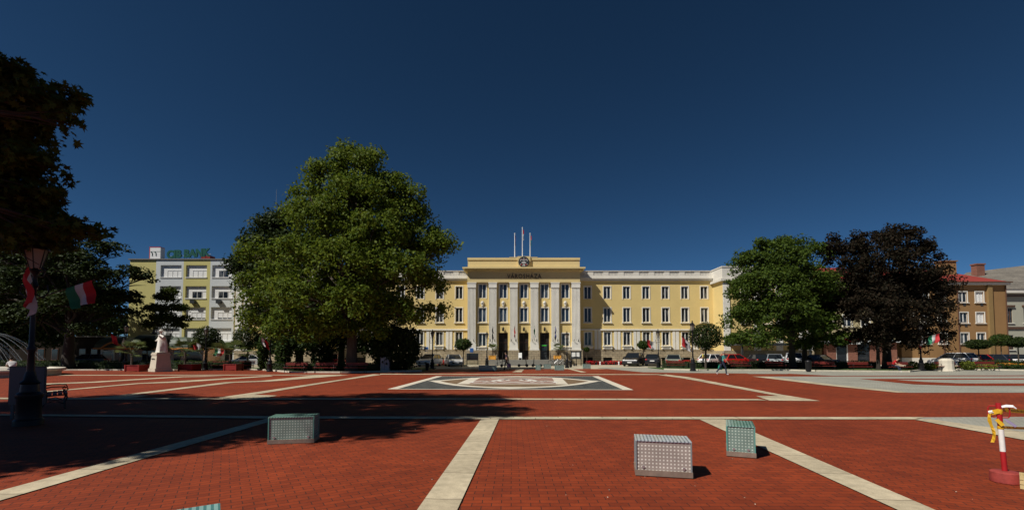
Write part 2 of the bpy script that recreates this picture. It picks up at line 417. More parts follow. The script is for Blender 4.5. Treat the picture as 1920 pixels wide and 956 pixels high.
# mosaic carpet
BL, BR, TR, TL = G(726, 729.5), G(1188, 731), G(1122, 705), G(818, 705)
def uv(u, v):
    a = BL.lerp(BR, (u + 1) / 2); b = TL.lerp(TR, (u + 1) / 2); return a.lerp(b, (v + 1) / 2)
sheet('mosaic_paving', [uv(-1, -1), uv(1, -1), uv(1, 1), uv(-1, 1)], .008, 'limestone')
sheet('mosaic_paving', [uv(-.92, -.965), uv(.92, -.965), uv(.92, .965), uv(-.92, .965)], .012, 'mosaic_dark')
ell = lambda a, b, n=48: [uv(a * math.cos(2 * math.pi * i / n), b * math.sin(2 * math.pi * i / n)) for i in range(n)]
def lens(a, b, n=20):
    t = [(-a + 2 * a * i / n) for i in range(n + 1)]
    q = lambda x: b * (1 - abs(x / a) ** 2.3)
    return [uv(x, -q(x)) for x in t] + [uv(x, q(x)) for x in reversed(t[1:-1])]
sheet('mosaic_paving', lens(.86, .86), .016, 'limestone')
sheet('mosaic_paving', [uv(-.91, .06), uv(-.7, -.12), uv(-.7, .22)], .0165, 'limestone')
sheet('mosaic_paving', [uv(.91, .06), uv(.7, .22), uv(.7, -.12)], .0165, 'limestone')
sheet('mosaic_paving', lens(.76, .76), .020, 'mosaic_brown')
sheet('mosaic_paving', [uv(-.52, -.44), uv(.52, -.44), uv(.52, .6), uv(-.52, .6)], .024, 'limestone')
sheet('mosaic_paving', [uv(-.41, -.40), uv(.41, -.40), uv(.41, .56), uv(-.41, .56)], .028, 'mosaic_pink')
for s in (-1, 1):
    sheet('mosaic_paving', [uv(-.24, s * .84), uv(0, s * .95), uv(.24, s * .84), uv(0, s * .72)], .020, 'limestone')
def ribbon(f, wd, z=.032, n=30, mat='white_stucco'):
    pts = [f(i / n) for i in range(n + 1)]; L = []; Rr = []
    for i, p in enumerate(pts):
        d = Vector(pts[min(i + 1, n)]) - Vector(pts[max(i - 1, 0)]); d.normalize(); nn = Vector((-d.y, d.x)) * wd
        L.append(uv(p[0] + nn.x, p[1] + nn.y)); Rr.append(uv(p[0] - nn.x, p[1] - nn.y))
    b = MB(); b.add([(*p.xy, 0) for p in L + Rr], [(i, i + 1, n + 2 + i, n + 1 + i) for i in range(n)])
    o = b.build('mosaic_paving', mat); o.location.z = z; struct(o)
for s in (-1, 1):
    ribbon(lambda t: (s * (.06 + .28 * t), .08 + .22 * math.sin(t * 6.0) * (1 - .4 * t)), .022)
    ribbon(lambda t: (s * (.30 - .12 * math.cos(t * 5)), -.16 + .14 * math.sin(t * 5)), .02)
    ribbon(lambda t: (s * .12 * math.cos(t * 3.1), .3 + .14 * math.sin(t * 3.1)), .02)
ribbon(lambda t: (.16 * math.cos(t * 6.3), .06 + .2 * math.sin(t * 6.3)), .02)
ribbon(lambda t: (-.3 + .6 * t, -.28 + .05 * math.cos(t * 12.5)), .02)
ribbon(lambda t: (-.28 + .56 * t, .47 + .03 * math.cos(t * 12.5)), .02)

# crumbs and dry leaves lying on the bricks
b = MB()
for i in range(55):
    p = G(rnd.uniform(620, 1850), 720 + 230 * rnd.random() ** .7); q = rnd.uniform(.004, .010); a = rnd.uniform(0, 6.3)
    b.add([(p.x + q * math.cos(a + k * 1.57 + rnd.uniform(-.3, .3)), p.y + q * math.sin(a + k * 1.57), .022 + rnd.uniform(0, .01)) for k in range(4)], [(0, 1, 2, 3)])
tag(b.build('litter', 'kerb_stone'), 'pale crumbs and dry bits of leaf scattered over the red bricks', 'litter', kind='stuff')

# pale pavement and kerb before the town hall
b = MB(); b.box(-60, 60, 58.0, 75, -.1, .02); struct(b.build('pavement', 'asphalt_pale'))
b = MB(); b.box(-60, 60, 57.85, 58.0, -.1, .1); struct(b.build('kerb', 'kerb_stone'))
b = MB(); b.box(-110, 110, 46.6, 46.8, -.1, .1); 
# the planted beds left and right of the square
def bed(front, back, name='lawn'):
    f = [G(*p) for p in front]
    pts = [(p.x, p.y) for p in f] + [(f[-1].x, back), (f[0].x, back)]
    b = MB(); b.prism(pts, -.1, .085); struct(b.build(name, 'grass'))
    k = MB()
    for i in range(len(f) - 1):
        a, c = f[i], f[i + 1]; d = (c - a).normalized(); n = Vector((d.y, -d.x, 0)) * .22
        k.prism([a.xy, (a + n).xy, (c + n).xy, c.xy], -.1, .13)
    struct(k.build('kerb', 'kerb_stone'))
bed([(-420, 697), (150, 694.2), (330, 694.4), (460, 692.4), (505, 694.6), (548, 698.4), (640, 699), (790, 696.2)], 48.5)
bed([(1246, 693.0), (1310, 694.4), (1480, 694.6), (1530, 696), (1700, 697.4), (1750, 692.2), (1920, 695), (2300, 696)], 50)
# ------------------------------------------------------------------ walls with real openings, windows
def wall(b, x0, x1, z0, z1, y, holes, depth=.22, mi=0):
    """front skin of a wall in the plane y with rectangular holes (x0, x1, z0, z1) and their reveals"""
    xs = sorted({x0, x1, *[h[0] for h in holes], *[h[1] for h in holes]}); zs = sorted({z0, z1, *[h[2] for h in holes], *[h[3] for h in holes]})
    xs = [x for x in xs if x0 - 1e-6 <= x <= x1 + 1e-6]; zs = [z for z in zs if z0 - 1e-6 <= z <= z1 + 1e-6]
    for i in range(len(xs) - 1):
        for j in range(len(zs) - 1):
            cx, cz = (xs[i] + xs[i + 1]) / 2, (zs[j] + zs[j + 1]) / 2
            if any(h[0] < cx < h[1] and h[2] < cz < h[3] for h in holes): continue
            b.add([(xs[i], y, zs[j]), (xs[i + 1], y, zs[j]), (xs[i + 1], y, zs[j + 1]), (xs[i], y, zs[j + 1])], [(0, 1, 2, 3)], mi)
    for a, c, d, e in holes:
        b.add([(a, y, d), (c, y, d), (c, y, e), (a, y, e), (a, y + depth, d), (c, y + depth, d), (c, y + depth, e), (a, y + depth, e)],
              [(0, 4, 5, 1), (1, 5, 6, 2), (2, 6, 7, 3), (3, 7, 4, 0), (4, 7, 6, 5)], mi)

WIN = {}
def window(parent, org, xc, zb, y, wd, ht, style='double', pane='pane', frame='frame_white', surround=True, name='window'):
    """a window set in a hole whose bottom middle is (xc, zb) in the wall plane y; the frame is a part, its panes a sub-part"""
    key = (round(wd, 2), round(ht, 2), style, pane, frame, surround)
    if key not in WIN:
        b = MB(); h = wd / 2; f = .07
        if surround:
            for x0, x1, z0, z1 in ((-h - .10, -h + .004, -.06, ht + .10), (h - .004, h + .10, -.06, ht + .10), (-h + .004, h - .004, ht - .004, ht + .10)):
                b.box(x0, x1, -.045, .01, z0, z1, 0)
        for x0, x1, z0, z1 in ((-h, -h + f, 0, ht), (h - f, h, 0, ht), (-h + f, h - f, 0, f), (-h + f, h - f, ht - f, ht)):
            b.box(x0, x1, .11, .18, z0, z1, 1)
        if style in ('double', 'sill', 'plainm'):
            b.box(-.055, .055, .09, .17, f, ht - f, 1)
        if style == 'triple':
            for q in (-1, 1): b.box(q * wd / 6 - .04, q * wd / 6 + .04, .09, .17, f, ht - f, 1)
        g = MB(); g.box(-h + f * .5, h - f * .5, .14, .155, f * .5, ht - f * .5)
        s = MB()
        if style == 'double': s.box(-h - .2, h + .2, -.16, .05, -.14, -.06)
        if style == 'sill':
            s.box(-h - .22, h + .22, -.32, .03, -.17, -.06); s.box(-h - .12, -h + .03, -.26, .01, -.5, -.17); s.box(h - .03, h + .12, -.26, .01, -.5, -.17)
            s.box(-h + .03, h - .03, -.2, .01, -.48, -.17)
        WIN[key] = (b.mesh('window', ['pilaster_white', frame]), g.mesh('pane', pane), s.mesh('sill', 'pilaster_white') if s.v else None)
    a, g, s = WIN[key]
    o = bpy.data.objects.new(name, a); C.objects.link(o); o.parent = parent
    o.location = (xc - org[0], y - org[1], zb - org[2])
    p = bpy.data.objects.new('pane', g); C.objects.link(p); p.parent = o
    if s:
        q = bpy.data.objects.new('sill', s); C.objects.link(q); q.parent = o
    return o

brick_mat('stone_plinth', (.40, .33, .22), (.33, .27, .18), (.16, .13, .09), .62, .30, 0, .02, stain=.2, bump=.8, blotch=1.2, axis='XZ')

# ------------------------------------------------------------------ the town hall
YB, YW, YP = 60.5, 62.4, 59.4             # front planes: middle block, wings, end pavilions
hall_loc = Vector((1.55, YB, 0))
hall = thing('town_hall', 'long three-storey yellow town hall with white pilasters and a roof inscription behind the square', 'town hall', hall_loc)
O = hall_loc
CX = 1.55
xw = lambda px: PX(px, YW)
xb = lambda px: PX(px, YB)
zw = lambda py: ZZ(py, YW)
zb_ = lambda py: ZZ(py, YB)
zp = lambda py: ZZ(py, YP)

wx = [xw(1102.5 + 36.55 * i) for i in range(7)]           # right wing window axes
wx_left = [2 * CX - x for x in wx]
XR, XL = xw(1338), 2 * CX - xw(1338)                     # inner corners of the pavilions
BXL, BXR = xb(876.6), xb(1087.6)                         # middle block
rows = [(zw(560.2), zw(537)), (zw(603.8), zw(577)), (zw(647.2), zw(622.2))]
WW = .96
PLT = zw(656.5)
PAR0, PAR1 = zw(525), zw(507.5)
PW = 11.5                                                 # width of an end pavilion
for side, axes, X0, X1 in (('r', wx, BXR - .3, XR), ('l', wx_left, XL, BXL + .3)):
    holes = [(x - WW / 2, x + WW / 2, a, b2) for x in axes for a, b2 in rows]
    b = MB(); wall(b, X0, X1, PLT, PAR0, YW, holes)
    b.build('wing_wall', 'yellow_stucco', hall, O)
    bh = [(x - .62, x + .62, .25, 1.0) for i, x in enumerate(axes)]
    b = MB(); wall(b, X0, X1, -.1, PLT, YW - .09, bh, .3)
    b.box(X0, X1, YW - .13, YW + .05, PLT - .002, PLT + .11)
    b.build('plinth', 'stone_plinth', hall, O)
    for h in bh: b = MB(); b.box(h[0], h[1], YW + .1, YW + .13, h[2], h[3]); b.build('basement_window', 'dark_inside', hall, O)
    for x in axes:
        for k, (a, b2) in enumerate(rows):
            window(hall, O, x, a, YW, WW, b2 - a, ('plain', 'double', 'sill')[k] if k else 'plainm', 'pane')
    # string course, paired strips between the ground floor windows, cornice, parapet
    b = MB(); b.box(X0, X1, YW - .16, YW + .02, zw(619.2), zw(616.6)); b.build('string_course', 'pilaster_white', hall, O)
    ax = sorted(axes)
    for i in range(len(ax) - 1):
        m = (ax[i] + ax[i + 1]) / 2
        for q in (-1, 1): b = MB(); b.box(m + q * .24 - .19, m + q * .24 + .19, YW - .06, YW + .02, PLT + .11, zw(619.2)); b.build('pilaster_strip', 'pilaster_white', hall, O)
    b = MB(); b.box(X0, X1, YW - .38, YW + .3, zw(523.2), zw(521)); b.box(X0, X1, YW - .2, YW + .3, PAR0 - .12, zw(523.2)); b.build('cornice', 'white_stucco', hall, O)
    b = MB(); z0, z1, z2 = zw(521), zw(516.4), zw(508.6)
    b.box(X0, X1, YW - .06, YW + .3, z0, z1); b.box(X0, X1, YW - .12, YW + .34, z2, PAR1)
    n = 9; L = (X1 - X0) / n
    for i in range(n + 1):
        xc = X0 + L * i; b.box(max(X0, xc - L * .18), min(X1, xc + L * .18), YW - .06, YW + .28, z1, z2)
    for i in range(n):
        for k in range(7):
            xx = X0 + L * (i + .18 + .64 * (k + .5) / 7); b.box(xx - .07, xx + .07, YW, YW + .16, z1, z2)
    b.build('balustrade', 'white_stucco', hall, O)
    b = MB(); b.box(X0, X1, YW + 1.6, YW + 14, z1 - .8, z2 + .1); b.box(X0, X1, YW + .28, YW + 14, -.1, PAR0 - .1); b.build('roof', 'roof_grey', hall, O)
# pavilions at both ends
for sgn in (1, -1):
    xi = CX + sgn * (XR - CX); xo = xi + sgn * PW; a0, a1 = min(xi, xo), max(xi, xo)
    ws = [xi + sgn * (PW * (.25 + .25 * k)) for k in range(3)]
    prow = [(zp(562), zp(537)), (zp(606), zp(578))]
    holes = [(x - .5, x + .5, q0, q1) for x in ws for q0, q1 in prow]
    b = MB(); wall(b, a0, a1, -.1, zp(527), YP, holes)
    b.box(a0, a1, YP + .24, YP + 16, -.1, zp(527))
    for x in (a0, a1): b.add([(x, YP, -.1), (x, YP + .24, -.1), (x, YP + .24, zp(527)), (x, YP, zp(527))], [(0, 1, 2, 3)])
    b.build('pavilion_wall', 'yellow_stucco', hall, O)
    for x in ws:
        for k, (q0, q1) in enumerate(prow): window(hall, O, x, q0, YP, 1.0, q1 - q0, 'double')
    b = MB()
    for x in [xi + sgn * .42] + [xi + sgn * PW * (.125 + .25 * k) for k in range(1, 4)] + [xo - sgn * .4]:
        b.box(x - .42, x + .42, YP - .12, YP + .02, 1.9, zp(530))
    b.build('pilaster', 'pilaster_white', hall, O)
    b = MB(); b.box(a0 - .1, a1 + .1, YP - .1, YP + 8, -.1, 1.9); b.build('plinth', 'stone_plinth', hall, O)
    b = MB(); b.box(a0 - .36, a1 + .36, YP - .36, YP + 16, zp(527), zp(522.6)); b.box(a0 - .05, a1 + .05, YP - .05, YP + 16, zp(522.6), zp(501)); b.box(a0 - .12, a1 + .12, YP - .12, YP + 16, zp(501), zp(499))
    b.build('parapet', 'white_stucco', hall, O)
b = MB(); x = XR + .8
b.box(x, x + 9.4, YP - 2.6, YP - .11, 2.55, 2.85); b.box(x + .3, x + .5, YP - 2.4, YP - 2.2, 0, 2.55); b.box(x + 8.8, x + 9, YP - 2.4, YP - 2.2, 0, 2.55)
b.build('entrance_canopy', 'board_dark', hall, O)
# middle block
pil = [(876.4, 892.5), (916.3, 931.4), (955.5, 970.8), (994.2, 1009.6), (1033.2, 1048.6), (1071.8, 1087.8)]
bx = [xb(p) for p in (904.2, 943.4, 982.2, 1021.2, 1060.3)]
zrow = [(zb_(559), zb_(532.5)), (zb_(603.6), zb_(577))]
LAND = .72
holes = [(x - .5, x + .5, a, b2) for x in bx for a, b2 in zrow]
holes += [(x - .5, x + .5, zb_(649), zb_(624.6)) for x in (bx[0], bx[4])]
dz = zb_(623.6)
holes += [(x - .62, x + .62, LAND, dz) for x in bx[1:4]]
ATT = zb_(508)
b = MB(); wall(b, BXL, BXR, PLT, ATT, YB, [h for h in holes if h[2] > PLT] + [(h[0], h[1], PLT, h[3]) for h in holes if h[2] < PLT], .6)
b.box(BXL, BXR, YB + .9, YB + 14, -.1, ATT)
for x in (BXL, BXR): b.add([(x, YB, PLT), (x, YB + .9, PLT), (x, YB + .9, ATT), (x, YB, ATT)], [(0, 1, 2, 3)])
b.build('block_wall', 'yellow_stucco', hall, O)
cuts = [BXL - .3] + [v for x in bx[1:4] for v in (x - .62, x + .62)] + [BXR + .3]
for i in range(0, len(cuts), 2): b = MB(); b.box(cuts[i], cuts[i + 1], YB - .42, YB + .6, -.1, PLT); b.build('plinth', 'stone_plinth', hall, O)
for x in (BXL - .3, BXR): b = MB(); b.box(x, x + .3, YB + .602, YW, -.1, PLT - .003); b.build('plinth', 'stone_plinth', hall, O)
for x in bx:
    window(hall, O, x, zrow[0][0], YB, 1.0, zrow[0][1] - zrow[0][0], 'plainm', 'pane_blue')
    window(hall, O, x, zrow[1][0], YB, 1.0, zrow[1][1] - zrow[1][0], 'double', 'pane_blue')
for x in (bx[0], bx[4]): window(hall, O, x, zb_(649), YB, 1.0, zb_(624.6) - zb_(649), 'sill', 'pane')
for x in bx[1:4]:
    b = MB(); b.box(x - .62, x + .62, YB + .42, YB + .5, LAND, dz)
    for q in (-.6, -.05, .5): b.box(x + q, x + q + .1, YB + .36, YB + .42, LAND, dz)
    b.box(x - .6, x + .6, YB + .35, YB + .42, LAND + 2.2, LAND + 2.32); b.box(x - .6, x + .6, YB + .35, YB + .42, LAND, LAND + .25)
    d = b.build('door', 'door_dark', hall, O)
    g = MB(); g.box(x - .5, x - .07, YB + .40, YB + .415, LAND + .3, LAND + 2.15); g.box(x + .07, x + .48, YB + .40, YB + .415, LAND + .3, LAND + 2.15)
    g.box(x - .5, x + .48, YB + .40, YB + .415, LAND + 2.4, dz - .08); g.build('pane', 'dark_inside', d, O)
    b = MB(); b.tube([(x, YB - .02, dz + .75), (x, YB - .2, dz + .8), (x, YB - .24, dz + .7)], .025, 6); b.lathe([(.05, 0), (.14, .1), (.12, .42), (.03, .52)], 6, (x, YB - .24), z=dz + .18)
    b.build('door_lantern', 'dark_iron', hall, O)
pz0, pz1 = zb_(657), zb_(530)
def fluted(x0, x1, yb, d):
    n = 6; pts = [(x0, yb)]; w_ = x1 - x0
    for i in range(n):
        a = x0 + w_ * (i + .22) / n; c = x0 + w_ * (i + .78) / n; m = (a + c) / 2
        pts += [(a, yb - d), (a + .03, yb - d + .06), (m, yb - d + .085), (c - .03, yb - d + .06), (c, yb - d)]
    pts.insert(1, (x0, yb - d)); pts += [(x1, yb - d), (x1, yb)]
    return pts
for i, (p0, p1) in enumerate(pil):
    x0, x1 = xb(p0), xb(p1)
    b = MB(); b.prism(fluted(x0 + .04, x1 - .04, YB + .02, .34), zb_(641), zb_(540))
    o = b.build('pilaster', 'pilaster_white', hall, O)
    b = MB(); b.box(x0, x1, YB - .38, YB + .02, zb_(540), pz1 - .12); b.box(x0 - .06, x1 + .06, YB - .42, YB + .02, pz1 - .12, pz1)
    b.build('capital', 'pilaster_white', o, O)
    b = MB(); b.box(x0 - .02, x1 + .02, YB - .36, YB + .02, PLT, zb_(641)); b.box(x0 - .07, x1 + .07, YB - .41, YB + .02, PLT, PLT + .2)
    b.build('pilaster_base', 'pilaster_white', o, O)
    b = MB()
    for q in (-.3, .3): b.tube([((x0 + x1) / 2 + q, YB - .3, zb_(640)), ((x0 + x1) / 2 + q, YB - .62, zb_(637.5)), ((x0 + x1) / 2 + q, YB - .66, zb_(636))], .035, 6)
    b.build('flag_bracket', 'dark_iron', o, O)
for x in bx:                                               # small urn reliefs
    b = MB(); zc = zb_(574); b.lathe([(.10, 0), (.16, .06), (.09, .14), (.22, .34), (.24, .5), (.13, .58), (.17, .66), (.05, .72)], 10, (x, YB - .02), z=zc); b.build('urn_relief', 'pilaster_white', hall, O, smooth=True)
b = MB(); b.box(BXL, BXR, YB - .36, YB + .02, pz1, ATT); b.build('frieze', 'yellow_trim', hall, O)
b = MB(); cz0, cz1 = ATT, zb_(503)
b.box(BXL - .62, BXR + .62, YB - 1.02, YB + 2.4, cz0 + .16, cz1); b.box(BXL - .3, BXR + .3, YB - .62, YB + 2.2, cz0 - .06, cz0 + .16)
n = 44
for i in range(n):
    xx = BXL - .2 + (BXR - BXL + .4) * (i + .5) / n; b.box(xx - .09, xx + .09, YB - .84, YB - .62, cz0 + .02, cz0 + .16)
b.build('cornice', 'yellow_trim', hall, O)
b = MB(); az = zb_(483.6)
b.box(BXL, BXR, YB - .1, YB + 5, cz1, az - .3); b.box(BXL - .02, BXR + .02, YB - .16, YB + 5, cz1, cz1 + .2); b.box(BXL - .04, BXR - .0 + .04, YB - .2, YB + 5.1, az - .3, az)
x0, x1 = xb(970.5), xb(994.5); b.box(x0, x1, YB - .34, YB + 1, cz1, az + .16); b.box(xb(955), xb(1008), YB - .22, YB + 1, az, az + .08)
b.build('attic', 'yellow_trim', hall, O)
ex, ez = xb(982.2), zb_(492.2)
b = MB(); b.lathe([(.70, 0), (.72, .05), (.66, .1), (.64, .12)], 32, (ex, ez), ax='Y', z=YB - .50); 
em = b.build('emblem', 'board_dark', hall, O)
b = MB(); ye = YB - .512
def eb(x0, x1, z0, z1, mi=0): b.box(ex + x0, ex + x1, ye, ye + .02, ez + z0, ez + z1, mi)
b.prism_y([(ex - .28, ez - .18), (ex + .28, ez - .18), (ex + .30, ez - .02), (ex + .18, ez - .06), (ex + .12, ez + .1), (ex, ez - .03), (ex - .12, ez + .1), (ex - .18, ez - .06), (ex - .30, ez - .02)], ye, ye + .02, 0)
for q in (-1, 1):
    eb(q * .44 - .06, q * .44 + .06, .12, .24); eb(q * .37 - .06, q * .37 + .06, .26, .36); eb(q * .2 - .07, q * .2 + .07, .22, .30); eb(q * .44 - .05, q * .44 + .05, -.36, -.28)
    eb(q * .10 - .06, q * .10 + .05, -.56, -.40); eb(q * .3 - .08, q * .3 + .08, -.42, -.30, 1); eb(q * .25 - .06, q * .25 + .06, .34, .40, 1)
eb(-.06, .06, .44, .52); eb(-.08, .08, .16, .34); eb(-.12, .12, -.40, -.30)
b.build('coat_of_arms', ['flag_white', 'flag_red'], em, O)
# inscription on the frieze
me = text_mesh('VÁROSHÁZA', .82, .03, spacing=1.22, bold=.006)
wtxt = max(v.co.x for v in me.vertices) - min(v.co.x for v in me.vertices)
me.transform(Matrix.Diagonal((SZ(64, YB) / wtxt, 1, 1, 1)))
put_mesh(me, 'inscription', 'letter_dark', hall, (xb(983) - O.x, -.40, zb_(522.6)))
# steps and landing
b = MB(); b.box(xb(912), xb(1054), YB - 1.75, YB - .421, -.1, LAND)
for i in range(5): b.box(xb(929), xb(1043), YB - 1.75 - .3 * (5 - i), YB - 1.75 - .3 * (4 - i), -.1, LAND * (i + 1) / 6)
b.build('front_steps', 'granite_step', hall, O)
for x in (bx[1:4]):
    b = MB(); b.box(x - .62, x + .62, YB - .421, YB + .42, .3, LAND); b.build('threshold', 'granite_step', hall, O)
for xx, za in ((xb(1029), 0), (xb(934), 0), (xb(943), 0)):
    b = MB(); yy = YB - 1.9
    for k in (0, 1): b.tube([(xx, yy - 1.4 * k, LAND * (1 - k)), (xx, yy - 1.4 * k, LAND * (1 - k) + .95)], .025, 6)
    b.tube([(xx, yy + .1, LAND + .95), (xx, yy - 1.4, .95)], .03, 6); b.build('handrail', 'dark_iron', hall, O)
for px, py in ((799.5, 654), (884.8, 656.2)):
    Y = YW if px < 870 else YB
    b = MB(); p = D(px, py, Y); b.box(p.x - .22, p.x + .22, Y - (.1 if px < 870 else .44), Y - (.065 if px < 870 else .40), p.z - .26, p.z + .26); b.build('wall_plaque', 'sign_blue', hall, O)
# cash machine with its lit sign in the right-hand doorway
x = bx[3]
atm = thing('cash_machine', 'dark cash machine with a lit green sign in the right doorway', 'cash machine', (x - .05, YB + .3, LAND))
b = MB(); b.box(-.42, .42, -.1, .04, .0, 2.05); b.box(-.34, .34, -.16, -.1, .75, .95); b.build('body', 'board_dark', atm)
M('sign_green', (.03, .3, .03), .5, var=0, emit=(.10, .85, .06, .25))
b = MB(); b.box(-.30, .30, -.13, -.101, 1.80, 1.92); b.build('lit_sign', 'sign_green', atm)
b = MB(); b.box(-.26, .26, -.125, -.101, 1.15, 1.55); b.build('screen', 'car_glass', atm)
# roof flags
for px, top, base, lab, mats in ((965.2, 438, 482, 'shorter white roof flagpole with a limp dark blue flag', ['flag_blue', 'flag_blue']),
                                 (979.6, 427, 481, 'tallest white roof flagpole with a limp red and white flag', ['flag_red', 'flag_white']),
                                 (994.0, 438, 482, 'shorter white roof flagpole with a limp red, white and green flag', ['flag_red', 'flag_green'])):
    Y = YB + 1.2; p = D(px, base, Y); q = D(px, top, Y)
    t = thing('roof_flagpole', lab, 'flagpole', (p.x, Y, zb_(483.6)), group='flagpoles on the town hall roof')
    hh = q.z - zb_(483.6)
    b = MB(); b.tube([(0, 0, 0), (0, 0, hh)], [.07, .045], 8); b.ball((0, 0, hh), .08); b.build('pole', 'pole_white', t)
    b = MB(); n = 7
    for k in range(n):
        z0 = hh - .25 - k * .2
        b.add([(.04, 0, z0), (.09 + .03 * math.sin(k * 1.3), .07, z0), (.16 + .03 * math.sin(k), -.04, z0 - .06), (.04, 0, z0 - .21), (.09 + .03 * math.sin(k * 1.3 + 1.3), .07, z0 - .21), (.16 + .03 * math.sin(k + 1), -.04, z0 - .27)],
              [(0, 1, 4, 3), (1, 2, 5, 4)], 0 if k < 3 else 1)
    b.build('cloth', mats, t)
# ------------------------------------------------------------------ the bank block on the left
YC1 = 62.0
M('bank_yellow', (.50, .455, .175), .85, var=.05, scale=.5)
M('bank_white', (.52, .55, .55), .85, var=.05, scale=.5)
M('bank_cream', (.46, .39, .22), .85, var=.05, scale=.5)
X = lambda px, Y=YC1: PX(px, Y)
Z = lambda py, Y=YC1: ZZ(py, Y)
bank_o = Vector((X(340), YC1, 0))
bank = thing('bank_building', 'four-storey flat-roofed block in yellow and white bays with green roof lettering', 'building', bank_o)
rowsB = [(Z(519.6 + 39.3 * i), Z(497 + 39.3 * i)) for i in range(4)]
TOP = Z(487)
M('shopfront_glass', (.02, .025, .03), .08, var=0)
def bay(x0, x1, wx0, wx1, mat, n_open, y=YC1, name='bay_wall'):
    holes = [(wx0, wx1, a, b2) for a, b2 in rowsB]
    b = MB(); wall(b, x0, x1, 3.2, TOP, y, holes, .6)
    b.box(x0, x1, y + .92, y + 11, -.1, TOP)
    for q in (x0, x1): b.add([(q, y, 3.2), (q, y + .92, 3.2), (q, y + .92, TOP), (q, y, TOP)], [(0, 1, 2, 3)])
    b.build(name, mat, bank, bank_o)
    for k, (a, b2) in enumerate(rowsB):
        op = n_open[k]
        f = MB(); w_ = wx1 - wx0; h = b2 - a
        f.box(wx0 + .01, wx1 - .01, y + .22, y + .27, a, b2, 0)                      # white infill with roller shutter
        f.box(wx0 - .04, wx1 + .04, y - .08, y + .1, a - .1, a, 0)                    # sill
        xx0 = wx0 + w_ * .28
        for q in range(4): f.box(xx0 + (wx1 - xx0 - .05) * q / 3, xx0 + (wx1 - xx0 - .05) * q / 3 + .05, y + .19, y + .22, a + .02, a + h * .55, 1)
        f.box(xx0, wx1 - .02, y + .19, y + .22, a + h * .55, a + h * .6, 1)
        o = f.build('window', ['shutter_white', 'frame_white'], bank, bank_o)
        g = MB(); cell = (wx1 - xx0 - .05) / 3
        for q in range(3):
            if op == 'low': g.box(xx0 + cell * q + .09, xx0 + cell * (q + 1) - .02, y + .2, y + .215, a + .06, a + .2)
            elif op and q in op: g.box(xx0 + cell * q + .09, xx0 + cell * (q + 1) - .02, y + .2, y + .215, a + .06, a + h * .53)
        if g.v: g.build('pane', 'pane', o, bank_o)
b = MB(); b.box(X(238), X(288), YC1 + .05, YC1 + 11, -.1, TOP); b.build('gable_wall', 'bank_yellow', bank, bank_o)
bay(X(288), X(340), X(296.5), X(336), 'bank_white', ['', '', 'low', 'low'])
bay(X(340), X(390.5), X(344.5), X(384), 'bank_yellow', ['', (0, 1), 'low', 'low'])
bay(X(390.5), X(437), X(394), X(433), 'bank_white', [(0, 1), (0, 1), 'low', ''])
b = MB(); b.box(X(437), X(452), YC1 + .5, YC1 + 11, -.1, TOP); b.build('stair_wall', 'bank_cream', bank, bank_o)
bay(X(452), X(500), X(456), X(493), 'bank_white', [(0, 1), (1, 2), 'low', (0, 1)], YC1 + .9)
b = MB(); b.box(X(288), X(500), YC1 + .3, YC1 + 1.0, -.1, .5)
for px in (288, 316, 340, 366, 391, 414, 437, 470, 498): b.box(X(px) - .14, X(px) + .14, YC1 + .2, YC1 + .9, -.1, 3.2)
b.box(X(287), X(501), YC1 - .5, YC1 + .9, 3.0, 3.2); b.build('shopfront_frame', 'bank_white', bank, bank_o)
b = MB(); b.box(X(288), X(500), YC1 + .75, YC1 + .8, .5, 3.0); b.build('shopfront_glass', 'shopfront_glass', bank, bank_o)
b = MB()
b.box(X(236), X(501), YC1 - .12, YC1 + 11, TOP, TOP + .14); b.build('roof_edge', 'roof_grey', bank, bank_o)
for px, py in ((363.5, 566), (412, 566)):
    p = D(px, py, YC1); b = MB(); b.box(p.x - .3, p.x + .3, YC1 - .4, YC1 - .01, p.z - .22, p.z + .22); b.build('air_conditioner', 'board_dark', bank, bank_o)
b = MB(); b.box(X(358), X(375.5), YC1 + 1.5, YC1 + 2.6, TOP + .1, Z(479, YC1 + 1.5)); b.build('chimney', 'red_box', bank, bank_o)
b = MB(); b.lathe([(.6, 0), (.5, .25), (.1, .4)], 10, (X(406), YC1 + 2), z=TOP + .1); b.build('roof_vent', 'roof_grey', bank, bank_o)
p0, p1 = D(276, 485, YC1), D(298, 463, YC1)
sg = thing('roof_sign_box', 'white square sign box with a red edge standing on the flat bank roof', 'sign', (p0.x, YC1 + .3, TOP + .14))
w_, h_ = p1.x - p0.x, p1.z - TOP - .14
b = MB(); b.box(.12, w_, 0, .8, 0, h_); b.build('box', 'shutter_white', sg)
b = MB(); b.box(0, .12, .02, .78, .1, h_ + .05); b.box(0, w_, -.02, .78, h_ , h_ + .08); b.box(.12, w_, .0, .8, -.0, .05); b.build('edge_trim', 'flag_red', sg)
b = MB()
for q in (.45, .95): b.tube([(q, -.02, h_ * .28), (q, -.02, h_ * .52), (q - .08, -.02, h_ * .6), (q - .2, -.02, h_ * .58)], .045, 5)
b.box(.14, w_ - .02, -.015, 0, h_ * .64, h_ * .66); b.build('mark', 'letter_green', sg)
me = text_mesh('CIB BANK', 1.5, .08, align='LEFT', spacing=.98, bold=.075)
xs = [v.co.x for v in me.vertices]; hs_ = [v.co.z for v in me.vertices]
me.transform(Matrix.Diagonal((SZ(83, YC1) / (max(xs) - min(xs)), 1, SZ(16, YC1) / (max(hs_) - min(hs_)), 1)))
me.transform(Matrix(((1, 0, 0, 0), (0, 1, 0, 0), (.052, 0, 1, 0), (0, 0, 0, 1))))
lt = thing('roof_lettering', 'green standing letters on thin struts along the bank roof edge', 'sign', (X(302.5), YC1 + .5, TOP + .14))
put_mesh(me, 'letters', 'letter_green', lt, (0, 0, Z(483, YC1) - TOP - .1))
